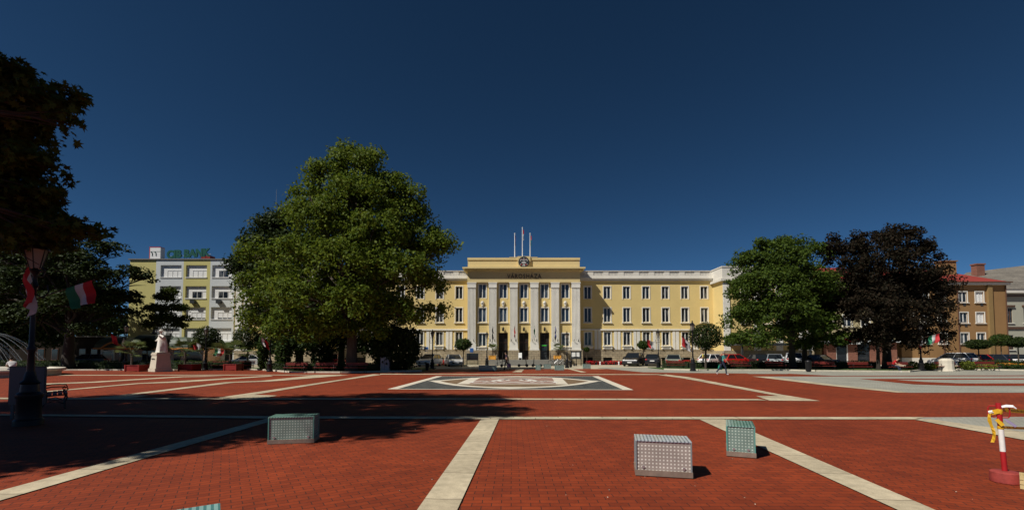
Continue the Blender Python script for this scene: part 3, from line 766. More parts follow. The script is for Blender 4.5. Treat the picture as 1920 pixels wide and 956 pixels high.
b = MB()
for q in range(9):
    xx = .2 + q * .72; b.tube([(xx, .05, 0), (xx, .05, .5)], .025, 5); b.tube([(xx, .7, 0), (xx, .08, .6)], .02, 5)
b.tube([(0, .05, .42), (6.0, .05, .74)], .025, 5); b.build('strut', 'dark_iron', lt)
b = MB(); p = D(516, 470, 130); q = D(516, 355, 130)
b.tube([(0, 0, 0), (0, 0, q.z)], [.28, .06], 5)
for k in range(9): b.tube([(-.3, 0, q.z * .55 + k * 1.6), (.3, 0, q.z * .55 + k * 1.6 + .8)], .05, 4)
o = b.build('antenna_mast', 'steel', loc=(p.x, 130, 0)); tag(o, 'thin grey antenna mast rising far behind the tall plane tree', 'mast')

# ------------------------------------------------------------------ cafe pavilion under the bank
YP1 = 58.0
xp = lambda px: PX(px, YP1); zq = lambda py: ZZ(py, YP1)
cafe_o = Vector((xp(270), YP1, 0))
cafe = thing('cafe_pavilion', 'low cafe pavilion with a curved dark green roof and orange eaves', 'pavilion', cafe_o)
M('roof_green', (.055, .075, .052), .55, var=.2, scale=.8)
M('trim_orange', (.55, .20, .05), .6, var=.1)
brick_mat('brick_white_orange', (.50, .20, .09), (.42, .16, .07), (.6, .55, .5), .25, .12, 0, .025, stain=.15, axis='XZ')
ev, tp = zq(653.5), zq(627)
def curved_roof(x0, x1, y0, y1, z0, z1):
    b = MB(); n = 8; prof = []
    for i in range(n + 1):
        a = math.pi / 2 * i / n; prof.append((1 - math.sin(a) * 1.0, math.sin(a)))
    ins = min(x1 - x0, y1 - y0) * .3; vs = []; fs = []
    for i in range(n + 1):
        t = math.sin(math.pi / 2 * i / n); ins_i = ins * (1 - math.cos(math.pi / 2 * i / n)); z = z0 + (z1 - z0) * t
        vs += [(x0 + ins_i, y0 + ins_i, z), (x1 - ins_i, y0 + ins_i, z), (x1 - ins_i, y1 - ins_i, z), (x0 + ins_i, y1 - ins_i, z)]
        if i: fs += [((i - 1) * 4 + j, (i - 1) * 4 + (j + 1) % 4, i * 4 + (j + 1) % 4, i * 4 + j) for j in range(4)]
    fs.append(tuple(n * 4 + j for j in range(4))); b.add(vs, fs); return b
for x0, x1, y0, z1 in ((xp(193), xp(252), YP1 - 1.2, zq(631)), (xp(238), xp(288), YP1 + .4, zq(626)), (xp(286), xp(352), YP1, zq(631)), (xp(334), xp(374), YP1 + .8, zq(634))):
    curved_roof(x0, x1, y0, y0 + 7, ev + .12, z1).build('roof', 'roof_green', cafe, cafe_o)
    b = MB(); b.box(x0 - .08, x1 + .08, y0 - .1, y0 + 7, ev - .1, ev + .118); b.build('eaves', 'trim_orange', cafe, cafe_o)
b = MB()
pts = [(xp(208) + (xp(250) - xp(208)) * i / 10, YP1 - 1.35, zq(653) + (zq(642.5) - zq(653)) * math.sin(math.pi * i / 10)) for i in range(11)]
b.tube(pts, .11, 6); b.build('arched_gable', 'trim_orange', cafe, cafe_o)
b = MB(); b.box(xp(192), xp(374), YP1 + .9, YP1 + 7, -.1, ev - .1); b.build('wall', 'brick_white_orange', cafe, cafe_o)
for px0, px1 in ((178, 204), (212, 228), (256, 286), (316, 330), (336, 372)):
    b = MB(); b.box(xp(px0 + 2), xp(px1), YP1 + .82, YP1 + .88, .5, ev - .25); b.build('window', 'car_glass', cafe, cafe_o)
b = MB()
for px in (206.5, 227.5): b.box(xp(px) - .09, xp(px) + .09, YP1 - 1.2, YP1 - 1.0, -.05, ev - .1)
b.box(xp(206.5), xp(227.5), YP1 - 1.18, YP1 - 1.06, ev - .35, ev - .2); b.build('porch_frame', 'frame_white', cafe, cafe_o)
b = MB(); b.lathe([(.35, 0), (.4, .2), (.12, .5), (.12, .8), (.04, 1.1)], 8, (xp(253.5), YP1 + 3), z=zq(626.5)); b.build('finial', 'dark_iron', cafe, cafe_o)
o2 = Vector((xp(170), 61, 0))
kiosk = thing('timber_hall', 'shade-darkened timber-clad low building behind the shady trees on the left', 'building', o2)
M('timber_shaded', (.016, .012, .009), .9, var=.3, scale=1, stretch=(6, 6, .3), spec=.08)  # brown boards darkened: the shade of the trees is put into their colour
b = MB(); b.box(PX(-260, 61), PX(196, 61), 61, 68, -.1, ZZ(632, 61)); b.build('wall', 'timber_shaded', kiosk, o2)
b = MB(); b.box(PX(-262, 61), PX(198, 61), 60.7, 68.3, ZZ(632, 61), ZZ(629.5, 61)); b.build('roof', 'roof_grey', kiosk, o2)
for px in (72, 98, 150, 172):
    b = MB(); b.box(PX(px, 61), PX(px + 13, 61), 60.93, 61.02, .6, 2.2); w2 = b.build('window', 'frame_brown', kiosk, o2)
    b = MB(); b.box(PX(px + 1, 61), PX(px + 12, 61), 60.9, 60.928, .7, 2.1); b.build('pane', 'car_glass', w2, o2)

# ------------------------------------------------------------------ shop house right of the town hall
YS = 61.5
xs_ = lambda px: PX(px, YS); zs_ = lambda py: ZZ(py, YS)
shop_o = Vector((xs_(1590), YS, 0))
shop = thing('corner_shop_house', 'cream house with red roof and brown brick shopfront behind the dark beech', 'house', shop_o)
holes = [(xs_(p) - .6, xs_(p) + .6, zs_(q + 22), zs_(q)) for p in (1556, 1590, 1624, 1658) for q in (545, 590)]
b = MB(); wall(b, xs_(1541), xs_(1680), 3.3, zs_(523), YS, holes); b.box(xs_(1541), xs_(1680), YS + .3, YS + 12, -.1, zs_(523)); b.build('wall', 'bank_cream', shop, shop_o)
for h in holes: window(shop, shop_o, (h[0] + h[1]) / 2, h[2], YS, 1.2, h[3] - h[2], 'double')
b = MB(); x0, x1, zz, zt = xs_(1539), xs_(1682), zs_(523), ZZ(502, YS + 6)
b.add([(x0, YS - .5, zz), (x1, YS - .5, zz), (x1, YS + 12, zz), (x0, YS + 12, zz), (x0 + 3, YS + 6, zt), (x1 - 3, YS + 6, zt)], [(0, 1, 5, 4), (1, 2, 5), (2, 3, 4, 5), (3, 0, 4), (3, 2, 1, 0)])
b.build('roof', 'roof_red', shop, shop_o)
brick_mat('brick_brown', (.26, .085, .05), (.20, .065, .04), (.2, .15, .12), .25, .08, 0, .01, stain=.15, axis='XZ')
for q0, q1 in ((1543, 1566), (1588.5, 1606), (1630, 1680)): b = MB(); b.box(xs_(q0), xs_(q1), YS - .12, YS + .3, -.1, 3.0); b.build('brick_pier', 'brick_brown', shop, shop_o)
b = MB(); b.box(xs_(1540), xs_(1682), YS - .6, YS + .3, 3.0, 3.3); b.box(xs_(1540), xs_(1606), YS - .66, YS - .6, 2.75, 3.62); b.build('fascia', 'bank_white', shop, shop_o)
b = MB(); b.box(xs_(1577), xs_(1606), YS - .72, YS - .665, 3.1, 3.56); b.build('sign_panel', 'flag_red', shop, shop_o)
b = MB(); b.box(xs_(1566), xs_(1588.5), YS + .02, YS + .08, .1, 2.95); b.box(xs_(1606), xs_(1630), YS + .02, YS + .08, .5, 2.95); b.build('shop_window', 'shopfront_glass', shop, shop_o)
b = MB()
for px in (1566, 1587): b.box(xs_(px), xs_(px + 1.4), YS - .08, YS + .1, -.05, 3.0)
b.box(xs_(1560), xs_(1612), YS - .9, YS - .1, -.05, .14); b.build('door_frame', 'frame_white', shop, shop_o)

# ------------------------------------------------------------------ ochre apartment house and the pale house behind
YO = 65.0
xo_ = lambda px: PX(px, YO); zo = lambda py: ZZ(py, YO)
och_o = Vector((xo_(1790), YO, 0))
och = thing('ochre_apartment_house', 'ochre three-storey apartment house with a bright red hip roof and downpipes', 'house', och_o)
M('ochre_stucco', (.275, .155, .062), .9, var=.08, scale=.5)
M('ochre_light', (.25, .16, .062), .9, var=.06, scale=.5)
ex0, ex1 = xo_(1690), xo_(1890)
cols = (1809, 1840, 1768, 1736, 1706)
rw = [(zo(566.5), zo(547)), (zo(605), zo(585.5)), (zo(644), zo(624))]
holes = [(xo_(p) - .58, xo_(p) + .58, a, b2) for p in cols for a, b2 in rw]
b = MB(); wall(b, ex0, ex1, .9, zo(534.5), YO, holes); b.box(ex0, ex1, YO + .3, YO + 14, -.1, zo(534.5))
for q in (ex0, ex1): b.add([(q, YO, .9), (q, YO + .3, .9), (q, YO + .3, zo(534.5)), (q, YO, zo(534.5))], [(0, 1, 2, 3)])
b.build('wall', 'ochre_stucco', och, och_o)
b = MB(); b.box(ex0 - .1, ex1 + .1, YO - .12, YO + .25, -.1, .9); b.build('plinth', 'white_stucco', och, och_o)
b = MB(); b.box(xo_(1853.5), xo_(1861.5), YO - .3, YO + .02, .9, zo(534.5)); b.build('pilaster', 'ochre_light', och, och_o)
for pi, p in enumerate(cols):
    for k, (a, b2) in enumerate(rw):
        sh = (p == 1840 and k < 2)
        window(och, och_o, xo_(p), a, YO, 1.16, b2 - a, 'double', 'shutter_white' if sh else 'pane')
for p, q in ((1808, 571), (1840.5, 571), (1811, 610)):
    b = MB(); c = D(p, q, YO); b.box(c.x - .17, c.x + .17, YO - .06, YO + .01, c.z - .17, c.z + .17); b.build('wall_vent', 'board_dark', och, och_o)
b = MB()
for p in (1798, 1769, 1889): b.tube([(xo_(p), YO - .1, 0), (xo_(p), YO - .1, zo(535))], .08, 6)
b.build('downpipe', 'frame_brown', och, och_o)
b = MB(); b.box(ex0 - .4, ex1 + .3, YO - .45, YO + 14, zo(534.5), zo(530)); b.build('eaves', 'white_stucco', och, och_o)
b = MB(); b.box(ex0 - .55, ex1 + .45, YO - .62, YO - .451, zo(530.6), zo(528.8)); b.build('gutter', 'frame_brown', och, och_o)
b = MB(); x0, x1, y0, y1, zz, zt = ex0 - .5, ex1 + .4, YO - .55, YO + 14.3, zo(530), ZZ(507, YO + 7) - .9
b.add([(x0, y0, zz), (x1, y0, zz), (x1, y1, zz), (x0, y1, zz), (x0 + 4.5, YO + 7, zt + .9), (x1 - 3.6, YO + 7, zt + .9)], [(0, 1, 5, 4), (1, 2, 5), (2, 3, 4, 5), (3, 0, 4), (3, 2, 1, 0)])
b.build('roof', 'roof_red', och, och_o)
b = MB(); c = D(1768, 500, YO + 5); b.box(c.x - 1.0, c.x + 1.1, YO + 4, YO + 5.2, zo(512), ZZ(490, YO + 4)); b.box(c.x - 1.15, c.x + 1.25, YO + 3.85, YO + 5.35, ZZ(490, YO + 4), ZZ(488.5, YO + 4)); b.build('chimney', 'ochre_stucco', och, och_o)

YF = 74.0
pale_o = Vector((PX(1905, YF), YF, 0))
pale = thing('pale_corner_house', 'pale house with a grey tiled hip roof at the right edge', 'house', pale_o)
fx0, fx1 = PX(1893, YF) - 3, PX(2140, YF)
M('pale_stucco', (.40, .39, .31), .85, var=.05, scale=.5)
b = MB(); hl = [(PX(p, YF), PX(p + 9, YF), ZZ(q + 27, YF), ZZ(q, YF)) for p in (1892, 1922, 1955, 1990) for q in (578, 628)]
wall(b, fx0, fx1, -.1, ZZ(550, YF), YF, hl); b.box(fx0, fx1, YF + .3, YF + 14, -.1, ZZ(550, YF)); b.build('wall', 'pale_stucco', pale, pale_o)
for h in hl: window(pale, pale_o, (h[0] + h[1]) / 2, h[2], YF, h[1] - h[0], h[3] - h[2], 'double', 'pane', 'frame_brown', surround=False)
b = MB(); b.box(fx0, fx1, YF - .15, YF + .02, ZZ(617, YF), ZZ(612.5, YF)); b.box(fx0, fx1, YF - .2, YF + .02, ZZ(556, YF), ZZ(553, YF)); b.build('string_course', 'frame_brown', pale, pale_o)
b = MB()
for h in hl[::2]: b.box(h[0] - .25, h[1] + .25, YF - .25, YF + .01, h[3] + .25, h[3] + .5)
b.build('window_hood', 'frame_brown', pale, pale_o)
b = MB(); b.box(fx0 - .4, fx1, YF - .7, YF + 14, ZZ(550, YF), ZZ(543, YF)); b.build('eaves', 'white_stucco', pale, pale_o)
b = MB(); zz = ZZ(543, YF)
pa, pb = D(1812, 511, YF + 9), D(2150, 470, YF + 9)
b.add([(fx0 - .6, YF - .8, zz), (fx1, YF - .8, zz), (pb.x, YF + 9, pb.z), (pa.x, YF + 9, pa.z), (pa.x - 6, YF + 9, zz), (pa.x, YF + 18, zz), (pb.x, YF + 18, zz)],
      [(0, 1, 2, 3), (0, 3, 4), (4, 3, 5), (3, 2, 6, 5)])
brick_mat('tile_grey', (.20, .18, .15), (.16, .145, .12), (.09, .08, .07), .4, .35, 0, .03, stain=.2, axis='XZ')
b.build('roof', 'tile_grey', pale, pale_o)
b = MB(); c = D(1836, 511, YF + 6.5); d = D(1836, 497, YF + 6.5); b.box(c.x - .7, c.x + .7, YF + 6.2, YF + 7.2, c.z - 2.2, d.z); b.box(c.x - .82, c.x + .82, YF + 6.1, YF + 7.3, d.z, d.z + .25); b.build('chimney', 'brick_brown', pale, pale_o)
b = MB(); b.box(PX(1800, 63), PX(2050, 63), 62.6, 62.8, -.1, 1.05); b.box(PX(1800, 63), PX(2050, 63), 62.5, 62.9, 1.05, 1.15)
tag(b.build('garden_wall', 'white_stucco', loc=(0, 0, 0)), 'low pale wall along the car park before the ochre house', 'wall')
# ------------------------------------------------------------------ trees
DIAMOND = np.array([(-.5, 0, 0), (0, -.34, .08), (.62, 0, -.04), (0, .34, .08)])
def maple():
    pts = []
    for a, r in ((-150, .38), (-128, .22), (-95, .55), (-62, .30), (-48, .68), (-22, .36), (0, .85), (22, .36), (48, .68), (62, .30), (95, .55), (128, .22), (150, .38)):
        pts.append((r * math.cos(R(a)), r * math.sin(R(a)), -.12 * r * r))
    return np.array(pts)
MAPLE = maple()
def leaf_arrays(rng, centers, outward, size, shape=DIAMOND, flat=.5, jitter=.7):
    """oriented leaf faces: outward and up normals with some scatter"""
    n = len(centers)
    nrm = outward * .6 + np.array([0, 0, flat]) + rng.normal(0, jitter, (n, 3))
    nrm /= np.linalg.norm(nrm, axis=1, keepdims=True) + 1e-9
    t = rng.normal(0, 1, (n, 3)); t -= nrm * (t * nrm).sum(1, keepdims=True); t /= np.linalg.norm(t, axis=1, keepdims=True) + 1e-9
    u = np.cross(nrm, t); s = size * rng.uniform(.65, 1.3, (n, 1, 1))
    k = len(shape); sh = shape[None, :, :] * s
    v = centers[:, None, :] + sh[:, :, 0:1] * t[:, None, :] + sh[:, :, 1:2] * u[:, None, :] + sh[:, :, 2:3] * nrm[:, None, :]
    return v.reshape(-1, 3), k
def leaf_mesh(name, parts, mat):
    """parts: list of (verts, verts per face)"""
    V = np.concatenate([p[0] for p in parts]); me = bpy.data.meshes.new(name)
    loops = len(V); counts = np.concatenate([np.full(len(p[0]) // p[1], p[1], dtype=np.int32) for p in parts])
    starts = np.concatenate([[0], np.cumsum(counts)[:-1]]).astype(np.int32)
    me.vertices.add(loops); me.vertices.foreach_set('co', V.astype(np.float32).ravel())
    me.loops.add(loops); me.loops.foreach_set('vertex_index', np.arange(loops, dtype=np.int32))
    me.polygons.add(len(counts)); me.polygons.foreach_set('loop_start', starts)
    me.materials.append(MATS[mat]); me.update(calc_edges=True); me.validate()
    return me
def lobes_leaves(lobes, seed, clumps, per, size, clump_r, shape=DIAMOND, flat=.5, squash=.6, inner=.45, jitter=.7, droop=0):
    rng = np.random.default_rng(seed); parts = []; tot = sum(l[1] ** 2 * (l[2] if len(l) > 2 else 1) for l in lobes)
    for l in lobes:
        c, r = np.array(l[0]), l[1]; sq = l[2] if len(l) > 2 else .85
        n = max(3, int(clumps * r * r * sq / tot))
        d = rng.normal(0, 1, (n, 3)); d /= np.linalg.norm(d, axis=1, keepdims=True)
        d[:, 2] = np.where(d[:, 2] < -.35, -d[:, 2] * .8, d[:, 2])
        rad = r * (inner + (1.04 - inner) * rng.random((n, 1)) ** .55) * rng.uniform(.85, 1.13, (n, 1))
        cc = c + d * rad * np.array([1, 1, sq])
        m = rng.poisson(per, n); idx = np.repeat(np.arange(n), m)
        cr = clump_r * rng.uniform(.55, 1.35, n)[idx][:, None]
        q = rng.normal(0, 1, (len(idx), 3)); q /= np.linalg.norm(q, axis=1, keepdims=True)
        off = q * (.35 + .75 * rng.random((len(idx), 1)) ** .6) * cr * np.array([1, 1, squash])
        pos = cc[idx] + off; pos[:, 2] -= droop * (off[:, 0] ** 2 + off[:, 1] ** 2)
        ow = pos - c; ow /= np.linalg.norm(ow, axis=1, keepdims=True) + 1e-9
        o2 = off / (cr + 1e-6); ow = ow * .45 + o2 * 1.1; ow /= np.linalg.norm(ow, axis=1, keepdims=True) + 1e-9
        parts.append(leaf_arrays(rng, pos, ow, size, shape, flat, jitter))
    return parts
def limbs(base, lobes, r0, fork, seed, lean=(0, 0), twig=True):
    """trunk up to the fork, limbs to the lobes, and twigs inside them"""
    rg = random.Random(seed); b = MB(); base = Vector(base); top = base + Vector((lean[0], lean[1], fork))
    b.tube([base - Vector((0, 0, .15)), base + Vector((0, 0, .25)), base.lerp(top, .35) + Vector((rg.uniform(-.08, .08), rg.uniform(-.08, .08), 0)), base.lerp(top, .7), top],
           [r0 * 1.55, r0 * 1.08, r0 * .92, r0 * .82, r0 * .72], 12)
    for l in lobes:
        c = Vector(l[0]); r = l[1]; s = base.lerp(top, rg.uniform(.8, 1.0)); d = c - s
        pts = [s, s + d * .3 + Vector((rg.uniform(-.4, .4), rg.uniform(-.4, .4), .12 * d.length)), s + d * .65 + Vector((rg.uniform(-.4, .4), rg.uniform(-.4, .4), .1 * d.length)), c]
        k = min(.55, .25 + r * .05) * r0
        b.tube(pts, [k, k * .75, k * .5, k * .22], 7)
        if twig:
            for q in range(6):
                e = c + Vector((rg.gauss(0, 1), rg.gauss(0, 1), rg.gauss(0, .8))).normalized() * r * .8
                a = pts[2].lerp(c, rg.random()); b.tube([a, a.lerp(e, .5) + Vector((0, 0, r * .08)), e], [k * .28, k * .18, k * .06], 5)
    return b
def tree(name, label, base, lobes, leaf, seed, clumps, per, size, clump_r, r0, fork, bark='bark', group=None, lean=(0, 0), cat='tree', extra=None, **kw):
    base = Vector(base); t = thing(name, label, cat, base, group=group)
    ll = [((l[0][0] - base.x, l[0][1] - base.y, l[0][2] - base.z), *l[1:]) for l in lobes]
    b = limbs((0, 0, 0), ll, r0, fork, seed, lean); b.build('trunk', bark, t, smooth=True)
    parts = lobes_leaves(ll, seed, clumps, per, size, clump_r, **kw)
    if extra:
        el = [((l[0][0] - base.x, l[0][1] - base.y, l[0][2] - base.z), *l[1:]) for l in extra[0]]
        limbs((0, 0, 0), el, r0 * .8, fork, seed + 1).build('branches', bark, t, smooth=True)
        parts += lobes_leaves(el, seed + 1, *extra[1:], **kw)
    me = leaf_mesh('crown', parts, leaf)
    o = bpy.data.objects.new('crown', me); C.objects.link(o); o.parent = t
    return t
def LB(px, py, r, Y, sq=.85): p = D(px, py, Y); return ((p.x, p.y, p.z), SZ(r, Y), sq)

# the tall plane tree
Y1 = 39.8
base = Vector((PX(660, Y1), Y1, .08))
lob = [LB(668, 318, 42, 41), LB(618, 338, 40, 40), LB(722, 362, 46, 42), LB(580, 372, 34, 41.5), LB(668, 380, 62, 39), LB(760, 410, 44, 42), LB(600, 425, 62, 38.5),
       LB(700, 450, 62, 38), LB(785, 455, 48, 42), LB(815, 480, 34, 41), LB(640, 500, 66, 36.5), LB(740, 520, 62, 38), LB(562, 478, 44, 37), LB(800, 535, 40, 41), LB(522, 522, 34, 38), LB(570, 560, 52, 36),
       LB(665, 575, 52, 36.5), LB(745, 590, 44, 39), LB(492, 568, 34, 40), LB(478, 482, 30, 41), LB(462, 528, 20, 41), LB(610, 610, 36, 37), LB(815, 585, 22, 41, .7), LB(700, 400, 55, 43), LB(650, 460, 70, 44), LB(580, 500, 60, 44), LB(750, 480, 55, 44),
       LB(545, 600, 34, 38), LB(690, 540, 60, 43.5), LB(648, 296, 26, 41), LB(690, 300, 24, 41), LB(590, 630, 26, 38), LB(702, 622, 28, 38.5), LB(528, 622, 28, 38.5), LB(640, 622, 26, 37.5), LB(480, 605, 26, 39), LB(628, 305, 14, 40), LB(772, 365, 18, 41), LB(835, 455, 16, 41)]
tree('plane_tree', 'tallest broad plane tree in sunlit green, rising left of the town hall', base, lob, 'leaf_plane', 11, 1380, 68, .25, .76, .46, 5.2, squash=.9, flat=.25, jitter=.5, inner=.62)
lob = [LB(530, 650, 36, 49), LB(580, 650, 36, 49), LB(500, 425, 26, 50), LB(535, 420, 32, 50), LB(500, 465, 44, 50), LB(545, 470, 50, 50), LB(470, 505, 36, 50), LB(520, 540, 60, 50), LB(560, 590, 50, 50), LB(500, 600, 40, 50)]
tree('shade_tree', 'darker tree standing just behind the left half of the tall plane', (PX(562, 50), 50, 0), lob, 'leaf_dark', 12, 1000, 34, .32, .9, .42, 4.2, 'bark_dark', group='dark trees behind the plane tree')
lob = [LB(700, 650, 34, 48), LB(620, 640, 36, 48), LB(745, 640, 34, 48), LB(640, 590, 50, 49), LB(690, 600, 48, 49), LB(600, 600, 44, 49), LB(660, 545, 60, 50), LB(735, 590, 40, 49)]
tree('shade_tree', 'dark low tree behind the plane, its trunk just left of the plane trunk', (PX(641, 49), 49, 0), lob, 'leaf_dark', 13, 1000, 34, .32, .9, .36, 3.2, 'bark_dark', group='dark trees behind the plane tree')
# shrubs below it
def shrub(name, label, px0, px1, top, Y, leaf, seed, n=900, size=.16, cat='shrub', group=None, core=True):
    x0, x1 = PX(px0, Y), PX(px1, Y); zt = ZZ(top, Y); cx = (x0 + x1) / 2; rx = (x1 - x0) / 2
    t = thing(name, label, cat, (cx, Y, .05), group=group)
    rng = np.random.default_rng(seed); d = rng.normal(0, 1, (n, 3)); d /= np.linalg.norm(d, axis=1, keepdims=True)
    k = rng.uniform(.72, 1.06, (n, 1)); ctr = np.array([0, 0, zt * .5]); pos = ctr + d * k * np.array([rx, rx, zt * .52]); pos[:, 2] = np.maximum(pos[:, 2], .03)
    pos += rng.normal(0, .06, pos.shape) * rx
    me = leaf_mesh('foliage', [leaf_arrays(rng, pos, d, size)], leaf)
    o = bpy.data.objects.new('foliage', me); C.objects.link(o); o.parent = t
    b = MB()
    for k in range(9): b.tube([(0, 0, 0), (rx * .3 * math.cos(k), rx * .3 * math.sin(k), zt * .4), (rx * .6 * math.cos(k * 1.7), rx * .6 * math.sin(k * 1.7), zt * .75)], [.05, .035, .015], 5)
    b.build('stem', 'bark_dark', t)
    return t
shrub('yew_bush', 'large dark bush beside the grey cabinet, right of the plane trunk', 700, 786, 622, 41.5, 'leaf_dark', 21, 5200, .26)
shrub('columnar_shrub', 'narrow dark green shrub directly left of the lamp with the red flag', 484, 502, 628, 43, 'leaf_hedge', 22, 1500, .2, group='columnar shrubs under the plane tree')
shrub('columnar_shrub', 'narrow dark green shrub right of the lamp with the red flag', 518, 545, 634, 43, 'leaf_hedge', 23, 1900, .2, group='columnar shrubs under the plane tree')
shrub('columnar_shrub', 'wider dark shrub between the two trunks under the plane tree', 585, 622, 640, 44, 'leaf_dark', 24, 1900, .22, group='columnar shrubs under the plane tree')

# right: green tree, its neighbour, the dark beech
Y4 = 45
lob = [LB(1455, 468, 26, 45), LB(1415, 500, 38, 45), LB(1470, 492, 40, 44), LB(1515, 478, 30, 45.5), LB(1440, 540, 54, 43), LB(1505, 535, 50, 44), LB(1398, 545, 36, 45), LB(1470, 590, 58, 42.5), LB(1400, 600, 38, 44), LB(1385, 640, 28, 44, .7), LB(1430, 640, 42, 43, .7), LB(1500, 620, 40, 44), LB(1460, 520, 50, 48), LB(1430, 590, 50, 47), LB(1435, 462, 18, 45), LB(1485, 455, 18, 45)]
tree('green_maple', 'rounded green tree right of the town hall wing, covering its end', (PX(1485, Y4), Y4, .08), lob, 'leaf_green', 31, 900, 56, .22, .62, .33, 3.0, 'bark_dark', squash=.7, flat=.4, jitter=.5)
lob = [LB(1530, 560, 42, 46), LB(1525, 610, 40, 45), LB(1545, 640, 30, 45, .7), LB(1510, 650, 24, 45, .7), LB(1500, 580, 40, 47)]
tree('small_maple', 'lower green tree between the rounded green tree and the dark beech', (PX(1508, 46), 46, .08), lob, 'leaf_green', 32, 420, 28, .26, .6, .26, 2.4, 'bark_dark', squash=.5)
lob = [LB(1690, 452, 30, 46), LB(1640, 466, 40, 46), LB(1585, 480, 38, 46), LB(1560, 470, 20, 46), LB(1720, 480, 36, 46), LB(1665, 510, 66, 44), LB(1600, 530, 56, 45), LB(1730, 535, 46, 45), LB(1575, 580, 36, 46), LB(1640, 590, 66, 43), LB(1710, 600, 58, 44), LB(1740, 640, 40, 45, .7), LB(1600, 640, 36, 45, .7), LB(1670, 645, 50, 43, .7),
       LB(1765, 575, 20, 46, .7), LB(1660, 560, 70, 49), LB(1610, 580, 60, 49), LB(1715, 560, 60, 49), LB(1780, 545, 12, 46, .6), LB(1772, 610, 16, 46, .6), LB(1615, 455, 18, 46), LB(1668, 442, 18, 46), LB(1688, 430, 10, 46, 1.3), LB(1712, 440, 8, 46, 1.4), LB(1640, 440, 8, 46, 1.4), LB(1562, 452, 8, 46, 1.4), LB(1600, 446, 8, 46, 1.4), LB(1735, 458, 8, 46, 1.3)]
tree('copper_beech', 'big blackish purple beech tree in front of the ochre house', (PX(1662, 46), 46, .08), lob, 'leaf_beech', 33, 1300, 52, .22, .55, .42, 2.6, 'bark_dark', squash=.8, flat=.4, jitter=.6)
b = limbs((0, 0, 0), [((.2, 0, 3.2), .9)], .16, 2.4, 5); t = thing('young_beech', 'thin bare-stemmed young tree left of the person in red on a bench', 'tree', (PX(1645.5, 43), 43, .08))
b.build('trunk', 'bark_dark', t, smooth=True); me = leaf_mesh('crown', lobes_leaves([((.1, 0, 3.4), 1.3, .7)], 9, 60, 26, .24, .5), 'leaf_beech'); o = bpy.data.objects.new('crown', me); C.objects.link(o); o.parent = t

# left middle distance
Y6 = 44
LB_, LB = LB, (lambda a, b_, c_, d, *k: LB_(a, b_, c_, d + 5.5, *k))
lob = [LB(150, 445, 40, 40, .6), LB(100, 430, 42, 40, .7), LB(60, 470, 50, 39, .7), LB(200, 470, 38, 40, .5), LB(240, 515, 34, 40, .45), LB(265, 522, 18, 40, .45), LB(170, 520, 44, 38, .5), LB(120, 500, 60, 38, .7), LB(210, 560, 46, 40, .5), LB(40, 540, 60, 39, .7), LB(130, 575, 60, 37, .55), LB(235, 590, 30, 40, .5), LB(60, 600, 54, 38, .6), LB(170, 620, 34, 38, .5), LB(0, 480, 60, 41, .7), LB(-30, 560, 60, 41, .7), LB(250, 560, 22, 41, .45), LB(120, 540, 70, 44, .7)]
tree('pagoda_tree', 'dark spreading tree with layered branches behind the fountain', (PX(130, Y6), Y6, .08), lob, 'leaf_dark', 41, 1500, 28, .26, .7, .5, 3.4, 'bark_dark', squash=.35, flat=.9, jitter=.55)  # darker leaf colour stands in for the shade on this backlit crown
LB = LB_
lob = [LB(20, 610, 40, 50), LB(-30, 560, 60, 50), LB(60, 620, 30, 50), LB(95, 600, 36, 51), LB(-80, 500, 80, 52), LB(30, 640, 30, 50), LB(-20, 640, 40, 50), LB(70, 560, 40, 52), LB(100, 640, 24, 51), LB(20, 470, 50, 54), LB(-20, 600, 60, 54), LB(80, 610, 40, 55), LB(130, 560, 50, 56), LB(180, 560, 40, 56), LB(40, 560, 44, 52), LB(0, 520, 60, 54), LB(60, 480, 60, 54), LB(110, 520, 50, 54), LB(150, 600, 40, 52)]
tree('shade_tree', 'dense dark tree closing the view behind the fountain jets', (PX(10, 51), 51, 0), lob, 'leaf_dark', 42, 2000, 26, .36, .9, .4, 3.0, 'bark_dark', group='dark trees at the left edge')
lob = [LB(310, 560, 17, 50, .6), LB(290, 580, 17, 49, .55), LB(330, 578, 16, 50, .5), LB(308, 600, 24, 49, .5), LB(285, 610, 15, 49, .5), LB(335, 610, 12, 50, .5), LB(320, 548, 11, 50, .6), LB(345, 598, 8, 50, .5)]
tree('young_locust', 'small airy tree rising behind the white statue', (PX(316, 50), 50, 0), lob, 'leaf_maple', 43, 330, 30, .20, .5, .12, 2.6, 'bark_dark', squash=.6, flat=.6)

